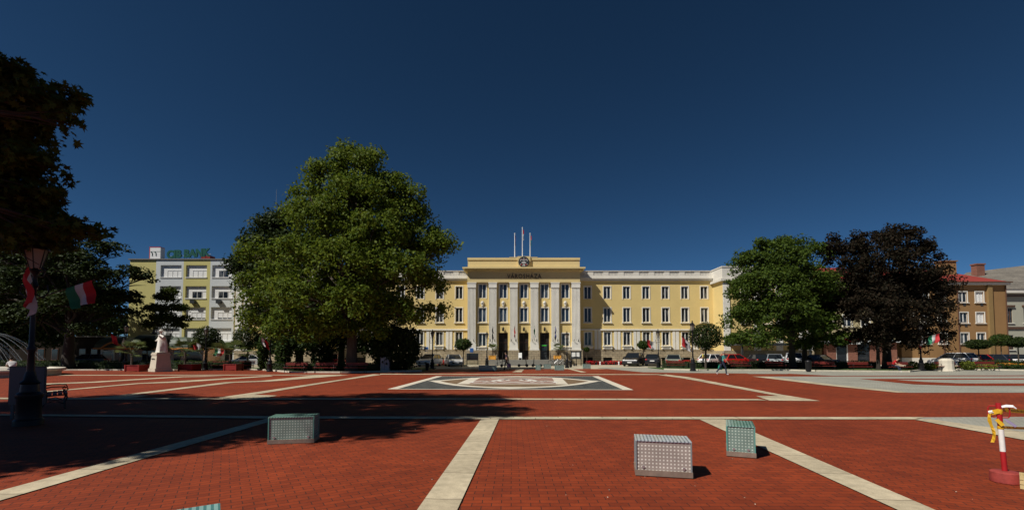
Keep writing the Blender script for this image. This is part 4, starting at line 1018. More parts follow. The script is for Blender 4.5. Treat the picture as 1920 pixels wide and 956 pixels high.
# near tree at the left edge: only its outer branches hang into the picture, the rest of it shades the paving
vis = [LB(12, 150, 44, 9.5), LB(70, 200, 52, 9.2, .6), LB(112, 180, 26, 9.3, .6), LB(122, 228, 22, 9.2, .5), LB(10, 240, 70, 9.5), LB(40, 310, 52, 9.4, .7), LB(85, 370, 36, 9.6, .5), LB(-10, 360, 80, 9.6), LB(30, 400, 60, 10, .7), LB(105, 432, 50, 10, .5), LB(165, 435, 28, 10, .45), LB(-40, 430, 70, 10), LB(60, 460, 50, 10.5, .6), LB(-60, 250, 90, 9.6), LB(-30, 170, 60, 9.6)]
lob = []
gx = lambda sx, sy, z: (sx + sd.x / sd.z * z, sy + sd.y / sd.z * z, z)      # what shades the ground point (sx, sy) from height z
SH = [(-.9, 13.3, 15.0, 1.25), (-2.6, 12.6, 13.5, 1.6), (-2.2, 16.4, 16.5, 2.0), (-4.6, 11.2, 12.5, 1.9), (-4.4, 14.6, 15.0, 2.3), (-5.0, 17.2, 16.5, 1.8), (-6.6, 9.6, 11.0, 1.8), (-7.2, 12.6, 13.5, 2.3), (-8.2, 15.6, 15.0, 2.2), (-7.6, 8.2, 9.5, 1.4),
      (-9.4, 8.0, 8.0, 1.7), (-9.8, 11.0, 11.0, 2.2), (-11.0, 13.6, 13.0, 2.4), (-12.0, 10.0, 9.0, 2.0), (-12.8, 15.6, 14.0, 2.0), (-14.0, 12.4, 10.0, 2.2), (-11.8, 7.6, 7.0, 1.6), (-3.2, 9.9, 12.0, .9), (-8.0, 6.7, 8.0, 1.2), (-15.5, 15.5, 12.0, 2.0), (-17.0, 13.0, 10.0, 2.2), (-13.2, 10.2, 8.5, 2.0), (-15.0, 17.0, 14.0, 1.8), (-7.8, 12.3, 11.0, 1.6), (-8.6, 13.0, 10.0, 1.8), (-9.6, 11.9, 9.5, 1.6), (-8.2, 11.2, 9.0, 1.4)]
lob += [(gx(a, b_, z), r, .8) for a, b_, z, r in SH]
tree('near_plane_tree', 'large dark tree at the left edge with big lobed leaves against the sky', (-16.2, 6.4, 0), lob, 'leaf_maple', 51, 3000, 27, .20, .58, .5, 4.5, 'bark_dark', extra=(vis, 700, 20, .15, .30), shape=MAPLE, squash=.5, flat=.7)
lob = [LB(p, q, r, 78) for p, q, r in ((-60, 570, 70), (20, 590, 60), (90, 600, 56), (150, 590, 50), (200, 610, 44), (-20, 620, 50), (60, 630, 40), (120, 635, 36), (180, 640, 30), (225, 625, 30))]
tree('shade_tree', 'dark wide tree far behind the timber hall', (PX(100, 78), 78, 0), lob, 'leaf_dark', 44, 900, 26, .5, 1.3, .5, 4.0, 'bark_dark', group='dark trees at the left edge')

# clipped round-headed trees
def topiary(label, px, cy, rx, rz, Y, seed, leaf='leaf_hedge', group='clipped round-headed trees', tr=.07):
    p = D(px, cy, Y); a, c_ = SZ(rx, Y), SZ(rz, Y); t = thing('round_headed_tree', label, 'tree', (p.x, Y, .05), group=group)
    b = MB(); b.tube([(0, 0, 0), (.03, 0, p.z * .5), (0, 0, p.z)], [tr, tr * .85, tr * .7], 8)
    rg = random.Random(seed)
    for k in range(10):
        an = k * .63; b.tube([(0, 0, p.z - c_ * .9), (a * .7 * math.cos(an), a * .7 * math.sin(an), p.z + rg.uniform(-.3, .5) * c_)], [tr * .5, tr * .2], 5)
    b.build('trunk', 'bark', t, smooth=True)
    rng = np.random.default_rng(seed); n = int(1500 * (a * a + a * c_) / .8 / 2) + 700; d = rng.normal(0, 1, (n, 3)); d /= np.linalg.norm(d, axis=1, keepdims=True)
    lump = 1 + .07 * np.sin(d[:, 0:1] * 5 + seed) * np.cos(d[:, 2:3] * 6)
    pos = np.array([0, 0, p.z]) + d * rng.uniform(.62, 1.03, (n, 1)) * lump * np.array([a, a, c_])
    me = leaf_mesh('crown', [leaf_arrays(rng, pos, d, .15)], leaf); o = bpy.data.objects.new('crown', me); C.objects.link(o); o.parent = t
topiary('clipped round tree in front of the hall wing left of its main pilasters', 868.5, 646, 16, 11.5, 54.5, 61)
topiary('small clipped round tree behind the black parked cars', 1206, 647, 11, 8.5, 58.6, 62)
topiary('tiny clipped tree in the shade beside the notice board of white sheets', 1100, 655.5, 5, 4.5, 58.8, 63, tr=.04)
topiary('largest clipped round tree, beside the tall lamp near the white hatchback', 1322, 631, 30, 25, 45, 64, 'leaf_dark', tr=.12)
topiary('clipped dark tree right of the statue among the flags', 388, 635, 23, 22, 47, 65, 'leaf_dark', tr=.1)
topiary('clipped dark tree behind the palms, left of the tall plane', 465, 635, 26, 24, 49, 66, 'leaf_dark', tr=.1)
topiary('flat-topped clipped tree in front of the ochre house windows', 1834, 646, 20, 9.5, 52, 67, 'leaf_dark')
topiary('pale green clipped tree between two darker ones before the ochre house', 1876, 638, 16.5, 12, 60, 68)
topiary('flat clipped tree at the right edge of the picture', 1908, 642, 18, 10, 50, 69, 'leaf_dark')
topiary('clipped dark ball tree directly behind the statue plinth', 276, 646, 13, 12, 47, 70, 'leaf_dark')

# hedges, shrubs and flower beds
def hedge(label, pts, h, wd, seed, leaf='leaf_hedge', per=130, name='hedge', cat='hedge', size=.11, kind=None, z0=.06, group=None):
    rng = np.random.default_rng(seed); parts = []; b = MB(); o0 = Vector((pts[0][0], pts[0][1], 0))
    for i in range(len(pts) - 1):
        a = Vector((*pts[i], 0)) - o0; c = Vector((*pts[i + 1], 0)) - o0; L = (c - a).length; d = (c - a) / L; n = Vector((-d.y, d.x, 0))
        m = int(per * L * (h + wd)); s = rng.random(m); k = rng.random(m)
        top = rng.random(m) < wd / (wd + 2 * h)
        lat = np.where(top, rng.uniform(-.5, .5, m), np.where(rng.random(m) < .6, -.5, .5)) * wd
        zz = np.where(top, h, k * h) + rng.normal(0, .035, m) + .05 * np.sin(s * L * 2.1)
        lat = lat + rng.normal(0, .04, m); ow = np.stack([n.x * lat, n.y * lat, np.where(top, wd, 0)], 1); ow /= np.linalg.norm(ow, axis=1, keepdims=True) + 1e-9
        pos = np.stack([a.x + d.x * L * s + n.x * lat, a.y + d.y * L * s + n.y * lat, zz + z0], 1)
        parts.append(leaf_arrays(rng, pos, ow, size))
        q = n * wd * .4; b.prism([(a - q).xy, (c - q).xy, (c + q).xy, (a + q).xy], z0, z0 + h * .88)
    t = thing(name, label, cat, o0, group=group)
    if kind: t['kind'] = kind
    o = bpy.data.objects.new('foliage', leaf_mesh('foliage', parts, leaf)); C.objects.link(o); o.parent = t
    b.build('twigs', 'hedge_core', t)
M('hedge_core', (.018, .026, .010), .95, var=.3, scale=6)
hp = lambda px, Y: (PX(px, Y), Y)
hedge('long low dark hedge in shade behind the left benches', [hp(-60, 46), hp(150, 45), hp(340, 44.4), hp(470, 45)], .75, .7, 71)
hedge('low hedge under the plane tree behind the shady benches', [hp(505, 42.4), hp(560, 40.6), hp(640, 40.2), hp(712, 40.4)], .72, .8, 72)
hedge('low clipped hedge between the lamps right of the town hall steps', [hp(1242, 48.5), hp(1290, 47.2), hp(1360, 47)], .7, .7, 73)
hedge('long low hedge behind the red benches on the right', [hp(1362, 47.6), hp(1480, 47.4), hp(1600, 47.2), hp(1640, 47)], .72, .6, 74)
hedge('low hedge before the cars at the right edge', [hp(1800, 50), hp(1950, 50)], .75, .8, 75)
hedge('bed of orange flowers at the right edge of the square', [hp(1868, 44.5), hp(1960, 44.5)], .5, 1.2, 76, 'petal_orange', 60, 'flower_bed', 'flower bed', .14, 'stuff')
hedge('leafy bed around the orange flowers at the right edge', [hp(1864, 44.2), hp(1960, 44.2)], .42, 1.3, 77, 'leaf_hedge', 110, 'flower_foliage', 'flower bed', .14, 'stuff')
hedge('band of red flowers at the foot of the town hall right of the steps', [hp(1098, 59.6), hp(1180, 59.6)], .42, .9, 78, 'petal_red', 150, 'flower_bed', 'flower bed', .14, 'stuff')
hedge('band of red flowers at the wall behind the sedan', [hp(1278, 59.6), hp(1300, 59.6)], .5, .9, 79, 'petal_red', 150, 'flower_bed', 'flower bed', .14, 'stuff')
hedge('short band of red flowers between the two cars left of the steps', [hp(822, 59.6), hp(836, 59.6)], .5, .8, 80, 'petal_red', 150, 'flower_bed', 'flower bed', .14, 'stuff')
b = MB(); b.box(PX(1090, 59), PX(1300, 59), 58.6, 60.6, .02, .06); b.box(PX(790, 59), PX(900, 59), 59.2, 61, .02, .06); struct(b.build('grass_strip', 'grass'))
shrub('lime_shrub', 'yellow green shrub at the foot of the lamp by the dark beech', 1700, 1722, 679, 42.6, 'leaf_lime', 81, 800, .13, group='yellow green shrubs behind the right benches')
shrub('lime_shrub', 'low yellow green shrub right of the lamp under the dark beech', 1730, 1750, 681, 42.8, 'leaf_lime', 82, 700, .13, group='yellow green shrubs behind the right benches')
shrub('lime_shrub', 'yellow green shrub right of the pale stone block', 1802, 1824, 678, 43.4, 'leaf_lime', 83, 800, .13, group='yellow green shrubs behind the right benches')
shrub('lime_shrub', 'low yellow green shrub left of the pale stone block', 1756, 1784, 683, 43.4, 'leaf_lime', 84, 700, .13, group='yellow green shrubs behind the right benches')
shrub('lime_shrub', 'low yellow green shrub behind the last bench on the right', 1832, 1862, 683, 43.6, 'leaf_lime', 85, 700, .13, group='yellow green shrubs behind the right benches')
# ------------------------------------------------------------------ glass light boxes set in the paving
def dots_mat(name, base, dot, rough, stripes=False, scale=21.0, size=.21):
    """frosted glass with a printed grid of small pale squares (or stripes on the lid)"""
    m = bpy.data.materials.new(name); m.use_nodes = True
    t = m.node_tree; p = t.nodes['Principled BSDF']; p.inputs['Roughness'].default_value = rough
    p.inputs['Specular IOR Level'].default_value = .5
    tc = t.nodes.new('ShaderNodeTexCoord'); sp = t.nodes.new('ShaderNodeSeparateXYZ'); t.links.new(tc.outputs['Object'], sp.inputs[0])
    def cell(sock, off=0.0):
        a = t.nodes.new('ShaderNodeMath'); a.operation = 'MULTIPLY_ADD'; a.inputs[1].default_value = scale; a.inputs[2].default_value = off; t.links.new(sock, a.inputs[0])
        f = t.nodes.new('ShaderNodeMath'); f.operation = 'FRACT'; t.links.new(a.outputs[0], f.inputs[0])
        c = t.nodes.new('ShaderNodeMath'); c.operation = 'SUBTRACT'; c.inputs[1].default_value = .5; t.links.new(f.outputs[0], c.inputs[0])
        q = t.nodes.new('ShaderNodeMath'); q.operation = 'ABSOLUTE'; t.links.new(c.outputs[0], q.inputs[0])
        l = t.nodes.new('ShaderNodeMath'); l.operation = 'LESS_THAN'; l.inputs[1].default_value = size; t.links.new(q.outputs[0], l.inputs[0])
        return l.outputs[0]
    s2 = t.nodes.new('ShaderNodeMath'); s2.operation = 'ADD'; t.links.new(sp.outputs[0], s2.inputs[0]); t.links.new(sp.outputs[1], s2.inputs[1])
    fx = cell(sp.outputs[0] if stripes else s2.outputs[0], .5)
    if stripes: fac = fx
    else:
        fz = cell(sp.outputs[2]); ml = t.nodes.new('ShaderNodeMath'); ml.operation = 'MULTIPLY'; t.links.new(fx, ml.inputs[0]); t.links.new(fz, ml.inputs[1]); fac = ml.outputs[0]
    mx = t.nodes.new('ShaderNodeMix'); mx.data_type = 'RGBA'; mx.inputs['A'].default_value = (*base, 1); mx.inputs['B'].default_value = (*dot, 1)
    n = t.nodes.new('ShaderNodeTexNoise'); n.inputs['Scale'].default_value = 5; n.inputs['Detail'].default_value = 6; t.links.new(tc.outputs['Object'], n.inputs['Vector'])
    mr = t.nodes.new('ShaderNodeMapRange'); mr.inputs[1].default_value = .3; mr.inputs[2].default_value = .7; mr.inputs[3].default_value = .82; mr.inputs[4].default_value = 1.12; t.links.new(n.outputs['Fac'], mr.inputs[0])
    sc_ = t.nodes.new('ShaderNodeVectorMath'); sc_.operation = 'SCALE'
    t.links.new(fac, mx.inputs['Factor']); t.links.new(mx.outputs['Result'], sc_.inputs[0]); t.links.new(mr.outputs[0], sc_.inputs['Scale'])
    t.links.new(sc_.outputs[0], p.inputs['Base Color']); MATS[name] = m
dots_mat('glass_grey_dots', (.32, .275, .245), (.70, .67, .60), .18)
dots_mat('glass_green_dots', (.17, .245, .215), (.45, .55, .48), .15)
dots_mat('glass_grey_lid', (.17, .21, .24), (.45, .50, .53), .12, True, 21, .28)
dots_mat('glass_green_lid', (.08, .20, .175), (.25, .41, .36), .12, True, 21, .28)
M('box_base', (.24, .18, .14), .6, .2, var=.2, scale=8)
M('glass_edge', (.10, .28, .24), .2, var=0)
M('glass_edge_grey', (.20, .22, .23), .2, var=0)
def light_box(label, corner, ang, L, W, H, glass, lid, gs=1.0):
    # corner = front left foot; ang = direction of the front edge
    edge = MATS['glass_edge' if 'green' in glass else 'glass_edge_grey']
    t = thing('glass_light_box', label, 'light box', (corner[0], corner[1], .012), ang, group='glass light boxes set in the paving')
    b = MB(); b.box(-.01, L + .01, -.01, W + .01, 0, .075); b.build('base', 'box_base', t)
    b = MB(); b.box(.012, L - .012, .012, W - .012, .075, H - .014); b.build('glass_side', glass, t)
    for x, y in ((.005, .005), (L - .005, .005), (.005, W - .005), (L - .005, W - .005)): b = MB(); b.box(x - .008, x + .008, y - .008, y + .008, .075, H - .014); b.build('corner_strip', edge, t)
    b = MB(); b.box(-.003, L + .003, -.003, W + .003, H - .014, H); b.build('glass_lid', lid, t)
    for x in (.1, L - .1): b = MB(); b.lathe([(.02, 0), (.02, .012)], 10, (x, .115), ax='Y', z=0); b.build('screw_cap', 'steel', t)
def gp(px, py): p = G(px, py); return p
def fbox(label, l, r, W, H, glass, lid):
    a, c = G(*l), G(*r); d = c - a
    light_box(label, a, math.atan2(d.y, d.x), d.length, W, H, glass, lid)
fbox('grey glass light box with white dots nearest the lower right strip', (1192.5, 891.5), (1298, 897.5), .46, .48, 'glass_grey_dots', 'glass_grey_lid')
fbox('square-fronted green glass light box on the right pale strip', (1363.5, 855), (1417, 859.5), .72, .49, 'glass_green_dots', 'glass_green_lid')
fbox('wide green glass light box half in tree shade at the left strip', (502, 833.5), (588, 830.5), .45, .49, 'glass_green_dots', 'glass_green_lid')
c0 = G(412, 945.5, .49); an = math.atan2(.13, .2)
light_box('green glass light box cut off by the bottom edge of the picture', (c0.x - .74 * math.cos(an) + .46 * math.sin(an), c0.y - .74 * math.sin(an) - .46 * math.cos(an)), an, .74, .46, .49, 'glass_green_dots', 'glass_green_lid')
for lab, x0, x1, yb in (('long dark glass light box before the planter left of the steps', 897.5, 931, 695.2), ('small pale far glass light box, leftmost of the group before the steps', 1005, 1013.5, 694.4), ('far pale-faced glass light box between two others before the steps', 1020, 1033, 692.2),
                        ('far green glass light box in front of the parked bicycles', 1041, 1057.5, 694.8), ('far green glass light box right of the dark lamp before the steps', 1094, 1107.5, 691.6)):
    fbox(lab, (x0, yb), (x1, yb), .46, .5, 'glass_green_dots', 'glass_green_lid')

# ------------------------------------------------------------------ barrier post, tape, crate
M('post_red', (.36, .012, .015), .5, var=.15, scale=6)
M('post_white', (.72, .70, .66), .5, var=.12, scale=9)
M('concrete_red', (.30, .045, .035), .75, var=.3, scale=9, bump=.3)
M('tape_yellow', (.62, .36, .02), .4, var=.08)
M('crate_wood', (.55, .42, .20), .75, var=.2, scale=5, stretch=(1, 1, 5))
M('letter_black', (.02, .016, .01), .5, var=0)
bp = G(1886, 904); sx = SZ(1, bp.y)
post = thing('barrier_post', 'red and white barrier post in a round red concrete foot, wrapped in yellow tape', 'barrier', (bp.x, bp.y, 0), R(-47.6))
b = MB(); b.lathe([(.140, 0), (.152, .012), (.154, .05), (.150, .135), (.133, .148), (.02, .152)], 28); b.build('foot', 'concrete_red', post, smooth=True)
lean = -.035
def pz(z): return (lean * z, 0, z)
for z0, z1, m in ((.14, .40, 'post_red'), (.40, .71, 'post_white'), (.71, 1.03, 'post_red')):
    b = MB(); b.tube([pz(z0), pz(z1)], .029, 14); b.build('pole_section', m, post, smooth=True)
b = MB()
for s in (-1, 1): b.tube([(lean, 0, .99), (lean + s * .085, 0, .985), (lean + s * .098, 0, .96), (lean + s * .10, 0, .87), (lean + s * .085, 0, .845), (lean + s * .03, 0, .84)], .008, 6)
b.build('tape_hook', 'post_red', post)
b = MB(); b.lathe([(.031, 0), (.036, .02), (.035, .05), (.031, .065)], 12, (lean * .9, 0), z=.885); b.lathe([(.031, 0), (.035, .015), (.031, .04)], 12, (lean * .7, 0), z=.69); b.tube([(lean - .02, -.036, .82), (lean + .035, -.036, .74)], .028, 5, flat=.2)
b.build('tape_wrap', 'tape_yellow', post, smooth=True)
b = MB(); n = 9
pts = [(lean - .07 - .02 * math.sin(i * .7), -.03 - .01 * i / n, .93 - .42 * i / n) for i in range(n + 1)]
b.add([(x + s * (.020 - .006 * abs(math.sin(i * 1.1))), y - .02 * s * math.cos(i * .9), z) for i, (x, y, z) in enumerate(pts) for s in (-1, 1)], [(2 * i, 2 * i + 1, 2 * i + 3, 2 * i + 2) for i in range(n)])
b.add([(lean - .07, -.03, .93), (lean - .0, -.045, .96), (lean + .01, -.045, .90), (lean - .06, -.03, .87)], [(0, 1, 2, 3)])
b.build('hanging_tape', 'tape_yellow', post)
b = MB(); b.tube([(lean + .03, -.02, .985), (lean + .07, -.03, 1.0), (lean + .13, -.02, 1.0), (lean + .16, -.01, .97)], [.018, .022, .02, .008], 6, flat=.4); b.tube([(lean - .09, -.02, .90), (lean - .05, -.03, .915)], [.02, .022], 6); b.build('white_string', 'paper', post)
b = MB(); b.tube([(lean + .05, -.02, .83), (lean + .08, -.02, .80), (lean + .15, -.02, .74)], [.006, .02, .018], 6, flat=.3); b.build('plastic_shred', M('shred_violet', (.22, .18, .28), .6, var=0).name, post)
def tape(label, z0, z1, wd, txt):
    t = thing('barrier_tape', label, 'tape', (bp.x, bp.y, 0), group='barrier tapes tied to the post')
    L = 2.6; n = 14; dirx, diry = .94, .34; vs = []
    for i in range(n + 1):
        u = i / n; z = z0 + (z1 - z0) * u - .10 * math.sin(math.pi * u) ; tw = .35 * math.sin(u * 9) if not txt else .12 * math.sin(u * 5)
        for s in (-1, 1): vs.append((lean + .04 + dirx * L * u - s * wd * math.sin(tw) * diry, diry * L * u - s * wd * math.sin(tw) * .7, z + s * wd * math.cos(tw)))
    b = MB(); b.add(vs, [(2 * i, 2 * i + 1, 2 * i + 3, 2 * i + 2) for i in range(n)]); b.build('band', 'tape_yellow', t)
    if txt:
        b = MB(); rg = random.Random(4)                                       # the print on it is too small to read
        for k in range(70):
            u = .05 + k * .0125; z = z0 + (z1 - z0) * u - .10 * math.sin(math.pi * u); x = lean + .04 + dirx * L * u; y = diry * L * u - .012
            h = wd * .5
            if k % 3 == 2: b.box(x, x + .013, y - .003, y, z - h, z - h + .007); b.box(x, x + .013, y - .003, y, z + h - .007, z + h)
            b.box(x + .002, x + .009, y - .003, y, z - h, z + h * rg.choice((.4, 1, 1)))
        b.build('lettering', 'letter_black', t)
    return t
tape('upper yellow barrier tape with black print running off to the right', .945, 1.0, .026, True)
tape('lower twisted plain yellow barrier tape running off to the right', .715, .80, .018, False)
cp = G(1913, 917.5); t = thing('wooden_crate', 'pale wooden crate beside the red foot of the barrier post', 'crate', (cp.x, cp.y, 0), R(-47), scale=.62)
b = MB()
for z in (.02, .11, .20): b.box(0, .6, 0, .016, z, z + .075)
for z in (.02, .11, .20): b.box(0, .016, .017, .4, z, z + .075)
for z in (.02, .11, .20): b.box(0, .6, .4, .416, z, z + .075)
b.build('side_board', 'crate_wood', t)
for x in (.018, .55):
    for y in (.018, .366): b = MB(); b.box(x, x + .032, y, y + .032, 0, .275); b.build('corner_batten', 'crate_wood', t)
b = MB(); b.box(.018, .598, .018, .398, .012, .02); b.build('bottom', 'crate_wood', t)

# ------------------------------------------------------------------ street lamps
M('lamp_glass', (.26, .23, .19), .12, var=0)
LAMP = []
def lamp(label, px, Y, H=4.55, z0=0.0):
    loc = (PX(px, Y), Y, z0)
    if not LAMP:
        t = thing('street_lamp', label, 'street lamp', loc, group='old-style street lamps around the square', scale=H / 4.55)
        b = MB(); b.lathe([(.27, 0), (.27, .12), (.23, .16), (.22, .62), (.25, .66), (.25, .72), (.18, .78), (.16, .95), (.19, .99), (.12, 1.06), (.085, 1.25)], 12); b.build('base', 'dark_iron', t, smooth=True)
        b = MB(); b.lathe([(.075, 1.24), (.06, 1.7), (.085, 1.74), (.085, 1.8), (.055, 1.85), (.045, 3.2), (.085, 3.26), (.06, 3.32), (.04, 3.5), (.11, 3.62), (.05, 3.68)], 10); b.build('post', 'dark_iron', t, smooth=True)
        b = MB()
        for s in (-1, 1):
            b.tube([(s * .04, 0, 3.05), (s * .22, 0, 2.98), (s * .34, 0, 3.12), (s * .30, 0, 3.28), (s * .2, 0, 3.22)], .018, 6)
            b.tube([(s * .04, 0, 3.5), (s * .2, 0, 3.48), (s * .24, 0, 3.62), (s * .15, 0, 3.7)], .016, 6)
        b.build('scroll_arm', 'dark_iron', t)
        b = MB(); b.lathe([(.10, 3.68), (.21, 4.12), (.20, 4.13)], 6); ln = b.build('lantern', 'lamp_glass', t)
        b = MB(); b.lathe([(.26, 4.12), (.24, 4.17), (.10, 4.32), (.06, 4.36), (.05, 4.44), (.07, 4.47), (.015, 4.55)], 6)
        for k in range(6):
            a = k * math.pi / 3; b.tube([(.105 * math.cos(a), .105 * math.sin(a), 3.67), (.215 * math.cos(a), .215 * math.sin(a), 4.13)], .012, 4)
        b.build('lantern_cap', 'dark_iron', ln)
        LAMP.append(t); return t
    return dup(LAMP[0], label, loc, 0, H / 4.55)
near_lamp = lamp('nearest dark ornate street lamp at the left edge in front of the grey board', 60, 10.8, 4.55)
lamp('street lamp with a red flag between the columnar shrubs under the plane tree', 507, 40.2, 4.4)
lamp('slim street lamp right of the statue carrying two flags', 386, 43.5, 4.2)
lamp('dark street lamp at the white parked car under the tip of the plane tree', 811, 46.5, 4.0)
lamp('street lamp close to the town hall, left of the left doorway', 913, 57, 4.3)
lamp('dark street lamp in front of the bicycles right of the steps', 1063, 50, 4.0)
lamp('street lamp between the black car and the silver sedan', 1234, 48.6, 4.15)
lamp('tallest street lamp on the right, beside the big clipped round tree', 1298.5, 41.2, 4.55)
lamp('shaded street lamp with two flags under the dark beech', 1725.5, 41.6, 4.4)
lamp('thin street lamp in shade left of the statue with small red flags', 236, 44, 4.5)

def flag(label, base, direc, pole_l, hoist, drop, colours, seed, group=None, emblem=False, sway=.25):
    """slanted pole and the cloth hanging from its outer part; colours run along the pole"""
    t = thing('flag', label, 'flag', base, group=group or 'flags on the street lamps')
    d = Vector(direc).normalized(); e = d * pole_l
    b = MB(); b.tube([(0, 0, 0), e], [.014, .011], 6); b.ball(e, .025, 6); b.build('pole', 'frame_brown', t)
    rg = random.Random(seed); n, m = 9, 8; vs = []; ph = rg.uniform(0, 6)
    for i in range(n + 1):
        a = e - d * hoist * (1 - i / n) - d * .02
        for j in range(m + 1):
            v = j / m; side = d.cross(Vector((0, 0, 1))).normalized()
            vs.append(a + Vector((0, 0, -drop * v)) + d * (-sway * drop * v * v * (1 - i / n * .4)) + side * (.10 * math.sin(i * 1.1 + ph + v * 2) * v + .05 * math.sin(v * 7 + ph)) - Vector((0, 0, .0)))
    fs = []; mi = []; k = len(colours)
    for i in range(n):
        for j in range(m): fs.append((i * (m + 1) + j, (i + 1) * (m + 1) + j, (i + 1) * (m + 1) + j + 1, i * (m + 1) + j + 1)); mi.append(min(k - 1, i * k // n))
    b = MB(); b.v = [tuple(v) for v in vs]; b.f = fs; b.m = mi
    mats = list(dict.fromkeys(colours)); b.m = [mats.index(colours[q]) for q in mi]
    if emblem:
        for f in ((3, 3), (4, 3), (4, 4), (3, 4), (5, 3)): b.m[f[0] * m + f[1]] = len(mats)
        mats = mats + ['flag_dark' if 'flag_red' in mats else 'flag_red']
    b.build('cloth', mats, t, smooth=True)
HU = ['flag_green', 'flag_white', 'flag_red']; CITY = ['flag_red', 'flag_white']
def lp(px, py, Y): return tuple(D(px, py, Y))
flag('big red, white and green flag slanting out from the nearest lamp', lp(68, 560, 10.8), (.92, .25, .42), 1.22, .56, .56, HU, 1, sway=-.30)
flag('red and white flag hanging limp beside the nearest lamp post', lp(63, 545, 10.7), (.32, -.52, .62), .72, .42, .62, ['flag_white', 'flag_red'], 2, emblem=True, sway=.5)
flag('red and white flag with an emblem on the slim lamp right of the statue', lp(385, 652, 43.4), (-.8, -.25, .62), 1.3, .8, .8, ['flag_white', 'flag_red'], 3, emblem=True)
flag('red, white and green flag on the right side of the slim lamp', lp(388, 652, 43.4), (.9, -.1, -.02), 1.75, .9, .75, HU, 4)
flag('red flag with white tip on the lamp among the columnar shrubs', lp(507, 645, 40.1), (-.5, -.35, .55), .95, .7, .6, CITY, 5, emblem=True)
flag('red flag on a pole behind the small clipped tree before the hall', lp(1233, 644, 48.5), (-.85, -.2, .3), 1.3, .75, .8, ['flag_white', 'flag_red'], 6, emblem=True)
flag('red and white emblem flag on the tall lamp by the big round tree', lp(1297, 645, 41.1), (-.7, -.2, .5), 1.25, .95, .8, ['flag_white', 'flag_red'], 7, emblem=True)
flag('red and white flag hanging left of the shaded lamp by the beech', lp(1725, 638, 41.5), (-.15, -.4, .6), .8, .5, .85, CITY, 8)
flag('red, white and green flag right of the shaded lamp by the beech', lp(1727, 634, 41.5), (.9, -.2, .28), 1.5, .85, .75, HU, 9)
flag('small red flag in shade on the left side of the thin lamp', lp(235, 640, 43.9), (-.8, -.2, .5), 1.4, .6, .75, ['flag_red', 'flag_red'], 10)
flag('small red and white flag in shade close to the thin lamp', lp(236.5, 640, 43.9), (.1, -.5, .5), .7, .5, .8, CITY, 11)
G2 = 'limp flags on the town hall pilasters'
for px, cl, lab in ((923.5, ['flag_dark', 'flag_dark'], 'limp dark flag on the pilaster left of the left doorway'), (964, ['flag_white', 'flag_red'], 'limp red and white flag on the pilaster between the left two doorways'),
                    (1003, ['flag_white', 'flag_green'], 'limp white and green flag on the pilaster between the right two doorways'), (1042, ['flag_dark', 'flag_blue'], 'limp dark flag on the pilaster right of the right doorway')):
    flag(lab, lp(px, 637, YB - .66), (.05 if px < 990 else -.05, -.5, 1.3), 1.9, 1.2, .7, cl, px, G2, sway=.5)

# ------------------------------------------------------------------ benches
BENCH = []
def bench(label, x, y, rz=0.0, z0=0.0):
    if not BENCH:
        t = thing('park_bench', label, 'bench', (x, y, z0), rz, group='red slatted benches around the square')
        b = MB()
        for k in range(4): b.box(-.9, .9, -.30 + k * .115, -.30 + k * .115 + .095, .43 - .012 * k, .465 - .012 * k)
        b.build('seat', 'red_wood', t)
        b = MB()
        for k in range(2): z = .60 + k * .13; b.box(-.9, .9, .205 + .05 * k, .235 + .05 * k, z, z + .11)
        b.build('backrest', 'red_wood', t)
        for s in (-.78, .78):
            b = MB()
            b.tube([(s, -.27, .0), (s, -.24, .05), (s, -.25, .2), (s, -.29, .34), (s, -.27, .42)], [.03, .022, .02, .024, .024], 6)
            b.tube([(s, .28, .0), (s, .24, .06), (s, .16, .22), (s, .15, .38), (s, .19, .5), (s, .26, .70), (s, .30, .86)], [.03, .022, .02, .022, .02, .018, .016], 6)
            b.tube([(s, -.27, .415), (s, 0, .40), (s, .16, .38)], .02, 6)
            b.tube([(s, .22, .62), (s, .05, .66), (s, -.15, .66), (s, -.28, .64), (s, -.31, .58), (s, -.26, .54), (s, -.22, .57)], .017, 6)
            b.tube([(s, -.25, .44), (s, -.2, .52), (s, -.25, .6)], .014, 6)
            b.tube([(s, -.22, .15), (s, -.05, .24), (s, .12, .2)], .013, 6)
            b.build('cast_iron_side', 'dark_iron', t)
        BENCH.append(t); return t
    return dup(BENCH[0], label, (x, y, z0), rz)
bench('dark bench seen from its end beside the grey board, scrolled iron arm showing', (104 - 960) / FPX * 13.7 - .64, 13.7 + .66, R(134.8))
for px, py, rz, lab in ((1268, 693.6, 0, 'red bench between the two lamps right of the steps'), (1389, 695.3, 3, 'red bench just right of the walking person'), (1455, 695.0, 0, 'red bench in front of the grey parked estate car'),
                        (1545, 696.2, -18, 'slightly turned red bench right of the black bin'), (1613, 698, 0, 'red bench in front of the brown brick shopfront'), (1688, 698.4, 0, 'red bench with a person in a red top at its left end'),
                        (1777, 697.2, 0, 'red bench in front of the pale stone block'), (1852, 696.6, 0, 'last red bench on the right, before the orange flowers'),
                        (413, 694.6, 0, 'red bench in shade left of the rightmost red planter'), (458, 694.4, 0, 'red bench in shade right of the rightmost red planter'),
                        (554, 700.2, 2, 'shaded bench beside the lamp with the red flag'), (610, 700.2, 0, 'shaded bench left of the plane tree trunk'), (667, 700.2, 0, 'shaded bench in front of the plane tree trunk')):
    p = G(px, py - 1.5); bench(lab, p.x, p.y, R(rz), .0)

